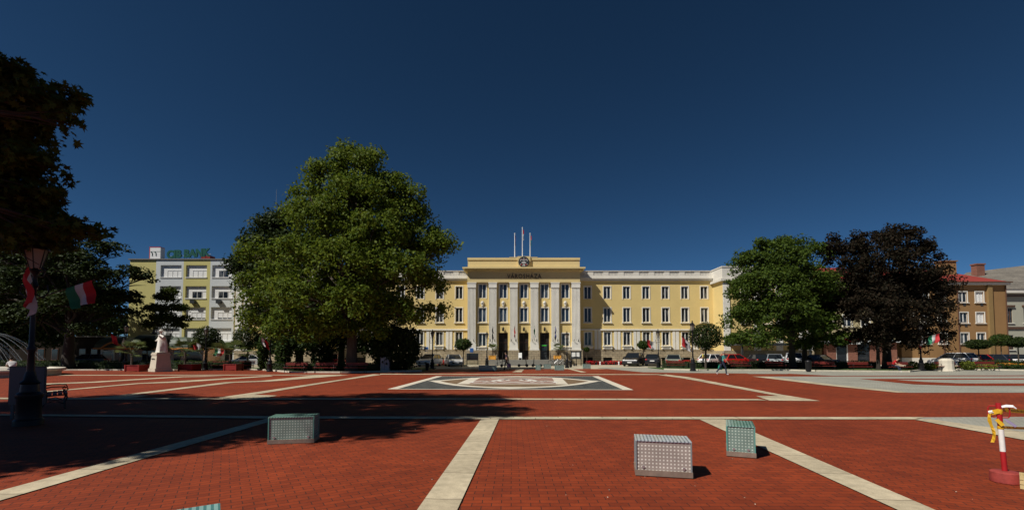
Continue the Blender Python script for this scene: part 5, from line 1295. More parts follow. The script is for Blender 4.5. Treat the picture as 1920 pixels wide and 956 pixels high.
# ------------------------------------------------------------------ planters and palms
def palm(label, px, top, base_z, Y, seed, spread, trunk, group='potted palms'):
    t = thing('potted_palm', label, 'palm', (PX(px, Y), Y, base_z), group=group); rg = random.Random(seed)
    b = MB(); b.tube([(0, 0, -.15), (.02, 0, trunk * .5), (0, 0, trunk)], [.1, .08, .09], 8); b.build('trunk', 'bark', t, smooth=True)
    parts = []; F = MB()
    for k in range(17):
        a = k * 2.4 + rg.uniform(-.2, .2); el = rg.uniform(-.2, 1.25); L = spread * rg.uniform(.75, 1.05)
        d = Vector((math.cos(a) * math.cos(el), math.sin(a) * math.cos(el), math.sin(el)))
        stem = L * .6; e = Vector((0, 0, trunk)) + d * stem; F.tube([(0, 0, trunk), e], .012, 4)
        sd_ = d.cross(Vector((0, 0, 1))).normalized(); upv = sd_.cross(d)
        for q in range(13):                                                   # fan of narrow leaflets
            an = R(-78 + 156 * q / 12); w_ = d * math.cos(an) + sd_ * math.sin(an); l = L * .5 * (.75 + .25 * math.cos(an)); nrm = sd_ * math.cos(an) - d * math.sin(an)
            tip = e + w_ * l - Vector((0, 0, .18 * l)); mid = e + w_ * l * .55 + upv * .02
            F.add([e, mid + nrm * .03 * spread, tip, mid - nrm * .03 * spread], [(0, 1, 2, 3)])
    F.build('fronds', 'leaf_palm', t)
def planter(label, px, py, wpx, hpx, mat, Y=None, base_z=0, group='square wooden planters'):
    p = G(px, py) if Y is None else Vector((PX(px, Y), Y, base_z)); w_ = SZ(wpx, p.y) / 2; h = SZ(hpx, p.y)
    t = thing('planter_box', label, 'planter', (p.x, p.y + w_, p.z), group=group)
    b = MB(); b.box(-w_, w_, -w_, w_, .06, h - .05); b.build('box', mat, t)
    for sx in (-1, 1):
        for sy in (-1, 1): b = MB(); b.box(sx * w_ - .05, sx * w_ + .05, sy * w_ - .05, sy * w_ + .05, 0, h + .02); b.build('corner_post', mat, t)
    b = MB(); b.box(-w_ - .03, w_ + .03, -w_ - .03, w_ + .03, h - .05, h); b.build('rim', mat, t)
    b = MB(); b.box(-w_ + .05, w_ - .05, -w_ + .05, w_ - .05, h, h + .012); b.build('soil', 'earth', t)
    return p.y + w_, h, p.z
for i, (px, py, w_, lab) in enumerate(((247, 696.6, 25, 'dark red square planter left of the white statue'), (347, 695.4, 24, 'red square planter right of the white statue'), (431, 694.8, 22, 'brightest red planter between two shaded benches'))):
    Y, h, z = planter(lab, px, py, w_, 12.5, 'red_box')
    palm(('shaded palm in the planter left of the statue', 'shaded palm in the planter right of the statue', 'sunlit palm with drooping fans in the planter between two benches')[i], px + 1, 0, h, Y, 5 + i, (1.5, 1.6, 2.1)[i], (1.0, 1.1, .9)[i])
for px, lab, lab2 in ((923, 'orange planter box on a stand left of the doorways', 'small palm in the orange planter left of the doorways'), (1045.5, 'orange planter box on a stand right of the doorways', 'small palm in the orange planter right of the doorways')):
    Y = YB - 1.6; Y2, h, z = planter(lab, px, 0, 11.5, 8, 'orange_box', Y, LAND, 'orange planters by the town hall steps')
    palm(lab2, px + .8, 0, LAND + h, Y2, int(px), 1.0, .75, 'small palms by the town hall steps')

# ------------------------------------------------------------------ notice boards, bins, cabinets and blocks
M('board_slate', (.04, .047, .065), .5, var=.12)
p = G(60, 790); Yb = 11.75
t = thing('notice_board', 'blue-grey board on two legs behind the nearest lamp post', 'notice board', (PX(56, Yb), Yb, 0))
x0, x1 = PX(22, Yb) - PX(56, Yb), PX(89, Yb) - PX(56, Yb)
b = MB(); b.box(x0, x1, -.03, .03, ZZ(758, Yb), ZZ(688, Yb)); b.build('panel', 'board_slate', t, bevel=.008)
for x in (x0 + .1, x1 - .14): b = MB(); b.box(x - .03, x + .03, -.02, .02, 0, ZZ(758, Yb)); b.build('leg', 'board_slate', t)
b = MB(); b.box(x0 - .02, x1 + .02, -.04, .04, ZZ(688, Yb), ZZ(686.5, Yb)); b.build('top_rail', 'dark_iron', t)
Yn = 58.6
t = thing('notice_board', 'dark glazed notice board left of the town hall entrance', 'notice board', (PX(886, Yn), Yn, 0)); h = SZ(11, Yn)
b = MB(); b.box(-h, h, -.08, .08, ZZ(675, Yn), ZZ(662, Yn)); b.build('case', 'board_dark', t)
b = MB(); b.box(-h + .06, h - .06, -.1, -.081, ZZ(674, Yn), ZZ(663, Yn)); b.build('pane', 'car_glass', t)
for x in (-h + .05, h - .05): b = MB(); b.box(x - .05, x + .05, -.05, .05, 0, ZZ(675, Yn)); b.build('leg', 'dark_iron', t)
Yn = 57.6
t = thing('notice_board', 'notice board with two white sheets right of the bicycles', 'notice board', (PX(1080, Yn), Yn, 0)); h = SZ(10, Yn)
b = MB(); b.box(-h, h, -.05, .05, ZZ(673, Yn), ZZ(659, Yn)); b.box(-h - .1, h + .1, -.12, .12, ZZ(659, Yn), ZZ(657.6, Yn)); b.build('panel', 'board_dark', t)
for s in (-1, 1):
    b = MB(); q0, q1 = (-h + .12, -.08) if s < 0 else (.04, h - .25); b.box(q0, q1, -.065, -.051, ZZ(668.6, Yn), ZZ(660, Yn)); b.build('sheet', 'paper', t)
for x in (-h + .05, h - .05): b = MB(); b.box(x - .04, x + .04, -.04, .04, 0, ZZ(673, Yn)); b.build('leg', 'dark_iron', t)
Yn = YB - 1.3
t = thing('sandwich_board', 'white folding board standing on the landing by the middle doorway', 'sign', (PX(975.3, Yn), Yn, LAND)); w_ = SZ(3, Yn)
for s in (-1, 1):
    b = MB(); b.add([(-w_, s * .25, .25), (w_, s * .25, .25), (w_, s * .03, .9), (-w_, s * .03, .9), (-w_, s * .23, .25), (w_, s * .23, .25), (w_, s * .01, .9), (-w_, s * .01, .9)], [(0, 1, 2, 3), (7, 6, 5, 4), (0, 4, 5, 1), (1, 5, 6, 2), (2, 6, 7, 3), (3, 7, 4, 0)]); b.build('panel', 'paper', t)
    b = MB()
    for x in (-w_, w_): b.tube([(x, s * .3, 0), (x, s * .02, .92)], .018, 5)
    b.build('leg', 'frame_white', t)
def cabinet(name, label, px0, px1, top, base, mat, cat, d=.45):
    a, c = G(px0, base), G(px1, base); w_ = c.x - a.x; Y = a.y; h = ZZ(top, Y)
    t = thing(name, label, cat, ((a.x + c.x) / 2, Y + d / 2, 0)); b = MB(); b.box(-w_ / 2, w_ / 2, -d / 2, d / 2, .08, h - .05); b.build('body', mat, t, bevel=.015)
    b = MB(); b.box(-w_ / 2 - .03, w_ / 2 + .03, -d / 2 - .03, d / 2 + .03, h - .05, h); b.build('lid', mat, t)
    b = MB(); b.box(-w_ / 2 + .03, w_ / 2 - .03, -d / 2 + .02, d / 2 - .02, 0, .08); b.build('plinth', 'granite_step', t)
    b = MB(); b.box(-.008, .008, -d / 2 - .006, -d / 2 + .01, .12, h - .08); b.box(.04, .06, -d / 2 - .03, -d / 2, h * .5, h * .5 + .12); b.build('door_edge', 'board_dark', t)
M('cabinet_grey', (.30, .31, .34), .5, var=.1)
cabinet('utility_cabinet', 'grey utility cabinet in shade beside the dark bush', 713, 729, 669.5, 697, 'cabinet_grey', 'cabinet')
a = G(1793, 696.5); t = thing('stone_block', 'pale weathered stone block with a rounded top behind a red bench', 'stone', (a.x, a.y + .9, 0)); w_ = SZ(11.5, a.y); h = SZ(24.5, a.y)
b = MB(); b.lathe([(w_ * 1.0, 0), (w_ * 1.02, .15), (w_ * .97, h * .6), (w_ * 1.0, h * .84), (w_ * .8, h * .93), (w_ * .55, h * 1.0), (.05, h * .97)], 10, rot=.5); b.build('block', 'limestone', t, bevel=.02)
b = MB(); b.lathe([(w_ * 1.12, 0), (w_ * 1.12, .1), (w_, .14)], 10, rot=.5); b.build('plinth', 'limestone', t)
def bin_(label, px, py, hpx, mat='dark_iron'):
    a = G(px, py); h = SZ(hpx, a.y); t = thing('litter_bin', label, 'litter bin', (a.x, a.y, 0), group='dark litter bins'); r = h * .24
    b = MB(); b.lathe([(r * .85, .06), (r, h * .8), (r * 1.05, h * .82), (r * 1.05, h * .88)], 14); b.build('body', mat, t, smooth=True)
    b = MB(); b.lathe([(r * 1.1, h * .88), (r * .9, h * .96), (.04, h)], 14); b.build('lid', mat, t, smooth=True)
    b = MB(); b.lathe([(r * .6, 0), (r * .5, .06)], 12); b.build('foot', mat, t)
bin_('black litter bin between two red benches near the lower green tree', 1516, 697, 22)
bin_('dark litter bin behind the street lamp before the bicycles', 1070, 688.4, 13)
bin_('dark litter bin at the foot of the street lamp near the white car', 801, 694.6, 15)

# ------------------------------------------------------------------ statue on its plinth
M('statue_white', (.72, .68, .60), .75, var=.1, scale=4)
M('plinth_stone', (.55, .49, .38), .8, var=.1, scale=3)
sp_ = G(289, 697); stt = thing('statue', 'white robed statue with broad hat on a tapering stone plinth', 'statue', (sp_.x, sp_.y + .7, 0), R(-31))
b = MB(); b.box(-.66, .66, -.66, .66, 0, .28); b.taper(-.6, .6, -.6, .6, .28, 1.42, .82); b.box(-.54, .54, -.54, .54, 1.42, 1.58); b.box(-.5, .5, -.5, .5, 1.58, 1.68); b.build('plinth', 'plinth_stone', stt, bevel=.015)
b = MB()
for k, wd in enumerate((.07, .05, .06, .04, .06, .05, .04)): b.box(-.28 + k * .085, -.28 + k * .085 + wd, -.585, -.57, 1.08, 1.15 + .03 * (k % 2))
b.build('inscription', 'board_dark', stt)
def fig(b, secs, n=18):
    vs = []; k = len(secs)
    for (x, y, z, rx, ry, fold) in secs:
        for j in range(n):
            a = 2 * math.pi * j / n; f = 1 + fold * math.sin(a * 6 + z * 3)
            vs.append((x + rx * f * math.cos(a), y + ry * f * math.sin(a), z))
    b.add(vs, [(i * n + j, i * n + (j + 1) % n, (i + 1) * n + (j + 1) % n, (i + 1) * n + j) for i in range(k - 1) for j in range(n)] + [tuple(range(n - 1, -1, -1)), tuple(range((k - 1) * n, k * n))])
b = MB(); Z0 = 1.68
fig(b, [(0, 0, Z0, .42, .38, .1), (0, 0, Z0 + .08, .40, .36, .1), (.02, 0, Z0 + .5, .36, .30, .12), (.02, .02, Z0 + .95, .33, .26, .1), (0, .03, Z0 + 1.25, .36, .24, .06), (0, .03, Z0 + 1.45, .34, .22, .03), (0, .02, Z0 + 1.56, .17, .15, 0), (0, -.01, Z0 + 1.62, .085, .085, 0), (0, -.03, Z0 + 1.68, .085, .09, 0)])
b.ball((0, -.05, Z0 + 1.79), (.105, .125, .15), 12); b.ball((0, -.17, Z0 + 1.77), (.022, .03, .035), 6)
b.tube([(-.32, .0, Z0 + 1.42), (-.44, -.05, Z0 + 1.15), (-.30, -.26, Z0 + 1.02)], [.12, .11, .07], 8); b.ball((-.27, -.30, Z0 + 1.02), .06, 8)
b.tube([(.32, .0, Z0 + 1.42), (.46, -.12, Z0 + 1.2), (.40, -.34, Z0 + 1.42)], [.12, .11, .06], 8); b.ball((.40, -.37, Z0 + 1.49), .06, 8)
fig(b, [(-.02, .2, Z0 + .02, .52, .30, .1), (0, .2, Z0 + .7, .46, .22, .12), (0, .12, Z0 + 1.3, .40, .18, .05), (0, .06, Z0 + 1.5, .22, .14, 0)])
b.build('robed_figure', 'statue_white', stt, smooth=True)
b = MB(); b.lathe([(.30, 0), (.31, .025), (.14, .05), (.135, .13), (.06, .17)], 16, (0, -.03), z=Z0 + 1.86); b.build('hat', 'statue_white', stt, smooth=True)

# ------------------------------------------------------------------ fountain
fc = Vector((-39.6, 31.6, 0)); fo = thing('fountain', 'round pale stone fountain basin with arching water jets at the left edge', 'fountain', fc)
b = MB(); b.lathe([(6.2, 0), (6.25, .28), (6.47, .34), (6.51, .44), (6.45, .52), (5.9, .54), (5.85, .48), (5.82, .05), (5.7, .04)], 72); b.build('basin', 'limestone', fo, smooth=True)
M('pool_water', (.05, .09, .10), .05, var=.1, scale=3, bump=.3)
b = MB(); b.lathe([(5.83, .34), (.01, .36)], 48); b.build('pool', 'pool_water', fo)
b = MB(); b.lathe([(.9, .3), (.8, .7), (.35, .8), (.3, 1.25), (.6, 1.4), (.5, 1.45)], 20); b.build('centrepiece', 'limestone', fo, smooth=True)
m = bpy.data.materials.new('water_jet'); m.use_nodes = True; t_ = m.node_tree; p_ = t_.nodes['Principled BSDF']; p_.inputs['Base Color'].default_value = (.8, .85, .88, 1); p_.inputs['Roughness'].default_value = .2
tr_ = t_.nodes.new('ShaderNodeBsdfTransparent'); mx_ = t_.nodes.new('ShaderNodeMixShader'); mx_.inputs[0].default_value = .10
t_.links.new(tr_.outputs[0], mx_.inputs[1]); t_.links.new(p_.outputs[0], mx_.inputs[2]); t_.links.new(mx_.outputs[0], t_.nodes['Material Output'].inputs[0]); MATS['water_jet'] = m
rg = random.Random(3)
for ring, nj, rland, hpk in ((0, 36, 5.3, 3.3), (1, 28, 4.0, 3.0)):
    for k in range(nj):
        a = 2 * math.pi * (k + .3 * ring) / nj + .12; b = MB(); pts = []
        for i in range(15):
            u = i / 14; r = .45 + (rland - .45) * u; z = 1.4 + (hpk - 1.4) * (1 - (2.6 * u - .75) ** 2 / .5625) if u < .29 else None
            z = 1.4 + 4 * (hpk - 1.0) * (u * .80 + .10) * (1 - (u * .80 + .10)) * 1.05 - .85 * u
            pts.append((r * math.cos(a), r * math.sin(a), max(.36, z - .3)))
        b.tube(pts, [.012 + .012 * i / 14 for i in range(15)], 5)
        for i in range(12):
            q = pts[rg.randint(2, 14)]; b.ball((q[0] + rg.gauss(0, .05), q[1] + rg.gauss(0, .05), q[2] + rg.gauss(0, .06)), rg.uniform(.012, .028), 4)
        b.build('water_jet', 'water_jet', fo)
# ------------------------------------------------------------------ vehicles
def paint(name, col, metal=.0):
    m = M(name, col, .3, metal, var=0, spec=.35); p = m.node_tree.nodes['Principled BSDF']; p.inputs['Coat Weight'].default_value = .25; p.inputs['Coat Roughness'].default_value = .05
    return name
for n_, c_ in (('paint_white', (.75, .75, .75)), ('paint_silver', (.36, .37, .37)), ('paint_olive', (.22, .23, .19)), ('paint_black', (.012, .012, .016)), ('paint_red', (.5, .012, .012)), ('paint_grey', (.26, .29, .31)), ('paint_blue', (.018, .022, .035)), ('paint_plum', (.03, .012, .02))):
    paint(n_, c_)
def car(label, px, Y, rz, col, kind='hatch', z0=-.02, L=None, group='cars parked around the square'):
    """nose points to -Y before turning"""
    t = thing('parked_car', label, 'car', (PX(px, Y), Y, z0), R(rz), group=group)
    H, W, LL = dict(hatch=(1.48, 1.76, 4.1), sedan=(1.44, 1.78, 4.5), suv=(1.66, 1.84, 4.4), estate=(1.50, 1.78, 4.6))[kind]
    L = L or LL; h = L / 2; belt = H * .62; hood = H * .56; tail = H * (.60 if kind == 'sedan' else .63)
    prof = [(-h + .04, .32), (-h, .42), (-h + .02, .60), (-h + .12, hood * .86), (-h + .95, hood + .06), (-h + 1.15, belt), (h - (.95 if kind == 'sedan' else .25), belt + .03), (h - .12, tail), (h - .02, tail * .8), (h, .5), (h - .05, .30)]
    low = [(h - .05, .24), (-h + .1, .22)]
    pr = prof + low; n = len(pr); sl_ = [(-1, .90, .975), (-.93, 1, 1), (.93, 1, 1), (1, .90, .975)]
    b = MB(); vs = []
    for s, ky, kz in sl_:
        for y, z in pr: vs.append((s * W / 2, y * (.975 if abs(s) == 1 else 1), z * kz if z > .3 else z + (.06 if abs(s) == 1 else 0)))
    fs = [(i * n + j, i * n + (j + 1) % n, (i + 1) * n + (j + 1) % n, (i + 1) * n + j) for i in range(3) for j in range(n)] + [tuple(range(n)), tuple(range(4 * n - 1, 3 * n - 1, -1))]
    b.add(vs, fs)
    y0, y1 = -h + 1.05, (h - .85 if kind == 'sedan' else h - .18); r0, r1 = -h + 1.95, (h - 1.55 if kind == 'sedan' else h - .65); zr = H - .04
    b.box(-W * .37, W * .37, r0, r1, zr - .03, H)                      # roof
    wb, wt = W / 2 - .06, W * .37
    for sx in (-1, 1):
        for (ya, yb, rr) in ((y0, r0, .035), (y1, r1, .05), ((y0 + y1) / 2 + .05, (r0 + r1) / 2 + .05, .035)):
            b.tube([(sx * wb, ya, belt - .02), (sx * wt, yb, zr)], rr, 5)
        b.tube([(sx * wt, r0, zr), (sx * wt, r1, zr)], .035, 5)
        b.box(sx * (W / 2 + .09) - .08, sx * (W / 2 + .09) + .08, y0 + .35, y0 + .45, belt - .02, belt + .12)
    b.build('body', col, t, smooth=True)
    g = MB(); vs = [(-wb, y0, belt - .03), (wb, y0, belt - .03), (wb, y1, belt - .03), (-wb, y1, belt - .03), (-wt, r0, zr), (wt, r0, zr), (wt, r1, zr), (-wt, r1, zr)]
    g.add(vs, [(0, 1, 5, 4), (1, 2, 6, 5), (2, 3, 7, 6), (3, 0, 4, 7), (4, 5, 6, 7)]); g.build('windows', 'car_glass', t)
    for sx in (-1, 1):
        for yy in (-h + .85, h - .8):
            b = MB(); b.lathe([(.20, 0), (.31, .01), (.325, .05), (.325, .15), (.31, .2), (.2, .21)], 18, (yy, .325), ax='X', z=sx * (W / 2 - .10) - .105); wl = b.build('wheel', 'tyre', t, smooth=True)
            b = MB(); b.lathe([(.06, 0), (.2, .01), (.2, .02), (.19, .03)] if sx > 0 else [(.19, -.03), (.2, -.02), (.2, -.01), (.06, 0)], 14, (yy, .325), ax='X', z=sx * (W / 2 + .005)); b.build('rim', 'steel', wl)
        b = MB(); b.ball((sx * W * .36, -h + .16, .66 if kind != 'suv' else .74), (.20, .13, .085), 10); b.build('headlight', 'lamp_white', t, smooth=True)
        b = MB(); b.ball((sx * W * .40, h - .10, tail * .86), (.13, .11, .12 if kind != 'sedan' else .09), 10); b.build('tail_light', 'lamp_red', t, smooth=True)
    b = MB(); b.box(-W * .3, W * .3, -h - .012, -h + .1, .38, .56); b.build('grille', 'tyre', t)
    b = MB(); b.box(-.26, .26, -h - .03, -h - .013, .44, .55); b.build('number_plate', 'plate_white', t)
    b = MB(); b.box(-.26, .26, h - .01, h + .02, .62, .73); b.build('number_plate', 'plate_white', t)
    return t
car('white car facing the square behind the lamp near the plane tree', 806, 56.5, -14, 'paint_white')
car('silver-grey saloon facing the square next to the clipped round tree', 851, 56.5, 16, 'paint_silver', 'sedan')
car('black tall car with bright headlight facing the square right of the steps', 1188, 57.2, -28, 'paint_black', 'suv')
car('black car seen from behind between the tall black car and the lamp', 1224, 57.6, 160, 'paint_black', 'hatch')
car('olive silver saloon seen from behind at the lamp', 1263, 56.2, 158, 'paint_olive', 'sedan')
car('white hatchback in profile beside the big clipped round tree', 1338, 57, 118, 'paint_white', 'hatch')
car('bright red hatchback behind the walking person', 1378, 56.5, 105, 'paint_red', 'hatch')
car('dark car seen from behind under the green tree, white plate showing', 1417, 56, 176, 'paint_black', 'hatch')
car('grey estate car seen from behind left of the tree trunk', 1449, 55.6, 156, 'paint_grey', 'estate')
car('white tall car parked behind the trunk of the green tree', 1487, 56, 152, 'paint_white', 'suv')
car('dark blue car in shade right of the second trunk', 1529, 54.5, 205, 'paint_blue', 'sedan')
car('white tall car parked by the ochre house', 1786, 54, 196, 'paint_white', 'suv')
car('dark red car parked by the ochre house', 1815, 54.5, 192, 'paint_red', 'hatch')
car('dark blue car parked behind the flat-topped clipped tree', 1855, 54.5, 200, 'paint_blue', 'hatch')
car('dark plum car parked at the right edge', 1912, 53.5, 128, 'paint_plum', 'hatch')
car('white car with bright bonnet behind the palms on the left', 466, 55, -70, 'paint_white', 'sedan')
car('red car in shade beyond the plane trunk', 628, 55.5, 186, 'paint_red', 'hatch')
car('dark car in deep shade by the timber hall', 160, 55, -60, 'paint_blue', 'hatch')

def bicycle(label, px, Y, rz):
    t = thing('bicycle', label, 'bicycle', (PX(px, Y), Y, .02), R(rz), group='bicycles parked by the steps'); r = .33
    for x in (-.52, .52):
        b = MB(); n = 22; pts = [(x + r * math.cos(2 * math.pi * k / n), 0, .35 + r * math.sin(2 * math.pi * k / n)) for k in range(n + 1)]; b.tube(pts, .022, 6)
        wl = b.build('wheel', 'tyre', t)
        b = MB()
        for k in range(9): a = k * math.pi * 2 / 9; b.tube([(x, 0, .35), (x + r * math.cos(a), 0, .35 + r * math.sin(a))], .004, 3)
        b.build('spokes', 'steel', wl)
    b = MB()
    for p, q in (((-.52, 0, .35), (-.08, 0, .32)), ((-.52, 0, .35), (-.2, 0, .78)), ((-.2, 0, .82), (-.08, 0, .32)), ((-.19, 0, .76), (.34, 0, .80)), ((-.08, 0, .32), (.36, 0, .72)), ((.32, 0, .92), (.52, 0, .35))): b.tube([p, q], .02, 6)
    b.build('frame', 'steel', t)
    b = MB(); b.tube([(.33, -.28, 1.0), (.34, 0, .98), (.33, .28, 1.0)], .016, 6); b.tube([(.32, 0, .9), (.34, 0, .98)], .015, 6); b.build('handlebar', 'dark_iron', t)
    b = MB(); b.taper(-.34, -.08, -.08, .08, .83, .88, .8); b.build('saddle', 'dark_iron', t)
bicycle('grey bicycle, nearer to the steps, behind the far green light box', 1040, 56.6, 8)
bicycle('second grey bicycle, closer to the dark lamp', 1050, 56.2, -14)
bicycle('third bicycle leaning behind the two others', 1046, 57.0, 20)
def scooter(label, px, Y, rz):
    t = thing('electric_scooter', label, 'scooter', (PX(px, Y), Y, .02), R(rz), group='electric scooters parked before the steps')
    for x in (-.42, .48):
        b = MB(); b.lathe([(.06, 0), (.16, .01), (.17, .05), (.16, .1), (.06, .11)], 16, (x, .17), ax='Y', z=-.055); b.build('wheel', 'tyre', t, smooth=True)
    b = MB(); b.box(-.38, .30, -.09, .09, .13, .21); b.tube([(.28, 0, .18), (.40, 0, .34)], .04, 6); b.build('deck', 'dark_iron', t)
    b = MB(); b.tube([(.48, 0, .17), (.40, 0, .4), (.34, 0, 1.12)], [.03, .045, .04], 8); b.build('stem', 'dark_iron', t)
    b = MB(); b.tube([(.34, -.28, 1.12), (.33, 0, 1.14), (.34, .28, 1.12)], .022, 6); b.build('handlebar', 'dark_iron', t)
scooter('black electric scooter just behind the walking figure in purple', 947.5, 52.2, 8)
scooter('black electric scooter in the middle of the row before the steps', 980, 52.4, -4)
scooter('black electric scooter behind the small pale light box', 1007, 52.6, 170)
scooter('black electric scooter in front of the board with white sheets', 1079, 55.8, 70)
def stub(label, px, Y, mat):
    t = thing('low_bollard', label, 'bollard', (PX(px, Y), Y, .02), group='low bollards along the kerb before the red flowers')
    b = MB(); b.lathe([(.09, 0), (.09, .3), (.06, .33)], 10); b.build('post', mat, t); b = MB(); b.ball((0, 0, .4), .11, 10); b.build('ball', mat, t)
for px, mt, lab in ((1118, 'dark_iron', 'first black low bollard left of the black cars, near the far light box'), (1125, 'pole_white', 'white low bollard between two black ones by the red flowers'), (1136, 'dark_iron', 'black low bollard in the middle before the red flowers'), (1154, 'dark_iron', 'black low bollard nearest the black cars'), (1160, 'pole_white', 'white low bollard beside the tall black car')):
    stub(lab, px, 58.3, mt)

# ------------------------------------------------------------------ people
M('shirt_teal', (.04, .24, .22), .85, var=.1); M('jeans', (.018, .028, .055), .9, var=.15); M('shoe_white', (.7, .7, .68), .6, var=0); M('hair_grey', (.22, .18, .15), .9, var=.2, scale=30)
M('shirt_purple', (.06, .035, .07), .9, var=.1); M('trousers_dark', (.015, .014, .018), .9, var=.1); M('shirt_yellow', (.55, .50, .10), .85, var=.05); M('shirt_red', (.50, .015, .02), .85, var=.1); M('hair_dark', (.02, .014, .01), .8, var=.1)
M('bag_black', (.015, .016, .02), .8, var=.1); M('bag_green', (.02, .35, .22), .5, var=.1); M('shirt_white', (.7, .68, .66), .85, var=.05); M('bag_violet', (.10, .06, .12), .8, var=.1)
def person(label, loc, rz, J, mats, hair='hair_grey', group=None):
    """one continuous body grown over a skeleton; J gives the joints, mats the materials of shirt, trousers, shoes and skin. Faces +X."""
    t = thing('person', label, 'person', loc, rz, group=group)
    names = ['pelvis', 'waist', 'chest', 'neck', 'head', 'crown', 'hipL', 'kneeL', 'ankleL', 'toeL', 'hipR', 'kneeR', 'ankleR', 'toeR', 'shL', 'elL', 'wrL', 'haL', 'shR', 'elR', 'wrR', 'haR']
    edges = [('pelvis', 'waist'), ('waist', 'chest'), ('chest', 'neck'), ('neck', 'head'), ('head', 'crown')]
    for s in 'LR': edges += [('pelvis', 'hip' + s), ('hip' + s, 'knee' + s), ('knee' + s, 'ankle' + s), ('ankle' + s, 'toe' + s), ('chest', 'sh' + s), ('sh' + s, 'el' + s), ('el' + s, 'wr' + s), ('wr' + s, 'ha' + s)]
    rad = dict(pelvis=(.15, .12), waist=(.15, .115), chest=(.17, .12), neck=(.055, .055), head=(.078, .09), crown=(.07, .075), hip=(.095, .095), knee=(.062, .062), ankle=(.045, .045), toe=(.042, .034), sh=(.062, .062), el=(.045, .045), wr=(.032, .03), ha=(.034, .02))
    me = bpy.data.meshes.new('body'); me.from_pydata([J[k] for k in names], [(names.index(a), names.index(c)) for a, c in edges], [])
    o = bpy.data.objects.new('body', me); C.objects.link(o)
    o.modifiers.new('skin', 'SKIN'); sv = me.skin_vertices[0].data
    for i, k in enumerate(names):
        sv[i].radius = rad[k.rstrip('LR') if k[-1] in 'LR' and k[:-1] in rad else k]; sv[i].use_root = (i == 0)
    sb = o.modifiers.new('smooth', 'SUBSURF'); sb.levels = 2; sb.render_levels = 2
    dg = bpy.context.evaluated_depsgraph_get(); dg.update(); nm = bpy.data.meshes.new_from_object(o.evaluated_get(dg)); bpy.data.objects.remove(o)
    nm.name = 'body'; nm.materials.clear()
    for m in mats: nm.materials.append(MATS[m])
    V = {k: Vector(J[k]) for k in names}
    def near(p):
        best = None
        for a, c in edges:
            A, Bv = V[a], V[c]; d = Bv - A; u = max(0, min(1, (p - A).dot(d) / max(d.length_squared, 1e-9))); q = (p - A - d * u).length
            if best is None or q < best[0]: best = (q, a, c, u)
        return best
    for f in nm.polygons:
        q, a, c, u = near(f.center); k = 0
        if a in ('neck', 'head') or (a == 'chest' and c == 'neck' and u > .6): k = 3
        elif a.startswith(('hip', 'knee')) or c.startswith('hip') or (a == 'pelvis' and u < .25): k = 1
        elif a.startswith('ankle'): k = 2
        elif a.startswith('sh') and c.startswith('el'): k = 0 if u < .62 else 3
        elif a.startswith(('el', 'wr')): k = 3
        f.material_index = k; f.use_smooth = True
    # face and fingers belong to the same body mesh
    b = MB(); hd, cr = V['head'], V['crown']; fw = Vector(J.get('look', (1, 0, 0))).normalized(); sdv = fw.cross(Vector((0, 0, 1))).normalized(); mid = hd.lerp(cr, .35)
    b.ball(mid + fw * .095, (.018, .014, .02), 6, 3)
    for s in (-1, 1):
        b.ball(mid + sdv * .08 * s, (.02, .014, .03), 6, 3); b.ball(mid + fw * .082 + sdv * .032 * s + Vector((0, 0, .025)), .010, 6, 4)
        nmh = 'L' if s < 0 else 'R'; hnd = V['ha' + nmh]; dr = (hnd - V['wr' + nmh]).normalized(); ac = dr.cross(Vector((0, 1, 0))).normalized()
        for q, l in enumerate((.060, .07, .074, .068, .052)):
            r0 = hnd + ac * (.014 * (q - 2)); th = ac * (-.04) if q == 0 else Vector()
            b.tube([r0 - dr * .02, r0 + dr * l * .55 + th, r0 + dr * l + th + fw * .014], [.009, .0085, .006], 5, 3)
    b.box(mid.x + fw.x * .083 - .004, mid.x + fw.x * .083 + .004, mid.y + fw.y * .083 - .02, mid.y + fw.y * .083 + .02, mid.z - .062, mid.z - .054, 4)
    bm = bmesh.new(); bm.from_mesh(nm); off = len(bm.verts)
    nv = [bm.verts.new(v) for v in b.v]
    for f, mi in zip(b.f, b.m):
        try: ff = bm.faces.new([nv[i] for i in f]); ff.material_index = min(mi, 4); ff.smooth = True
        except ValueError: pass
    bm.to_mesh(nm); bm.free()
    while len(nm.materials) < 5: nm.materials.append(MATS['hair_dark'])
    ob = bpy.data.objects.new('body', nm); C.objects.link(ob); ob.parent = t
    b = MB(); hc = hd.lerp(cr, .62) - fw * .018; b.ball(hc + Vector((0, 0, .018)), (.097, .097, .098), 12)
    h0 = [(v[0], v[1], v[2]) for v in b.v]; b.v = [tuple(Vector(v) + (fw * -.02 if v[2] < hc.z - .02 and (Vector(v) - hc).dot(fw) > 0.02 else Vector())) for v in h0]
    b.v = [v if not (v[2] < hc.z + .01 and (Vector(v) - hc).dot(fw) > .03) else tuple(Vector(v) - fw * .06 + Vector((0, 0, .03))) for v in b.v]
    b.build('hair', hair, t, smooth=True)
    return t
WALK = dict(pelvis=(0, 0, .93), waist=(.02, 0, 1.10), chest=(.05, 0, 1.33), neck=(.08, 0, 1.47), head=(.11, 0, 1.56), crown=(.12, 0, 1.66),
            hipL=(0, .09, .90), kneeL=(-.16, .09, .53), ankleL=(-.42, .09, .20), toeL=(-.33, .09, .05), hipR=(.02, -.09, .90), kneeR=(.20, -.09, .50), ankleR=(.24, -.09, .08), toeR=(.40, -.09, .035),
            shL=(.03, .19, 1.38), elL=(-.06, .23, 1.11), wrL=(-.08, .22, .86), haL=(-.07, .22, .79), shR=(.05, -.19, 1.38), elR=(.14, -.24, 1.12), wrR=(.30, -.24, .92), haR=(.36, -.23, .86))
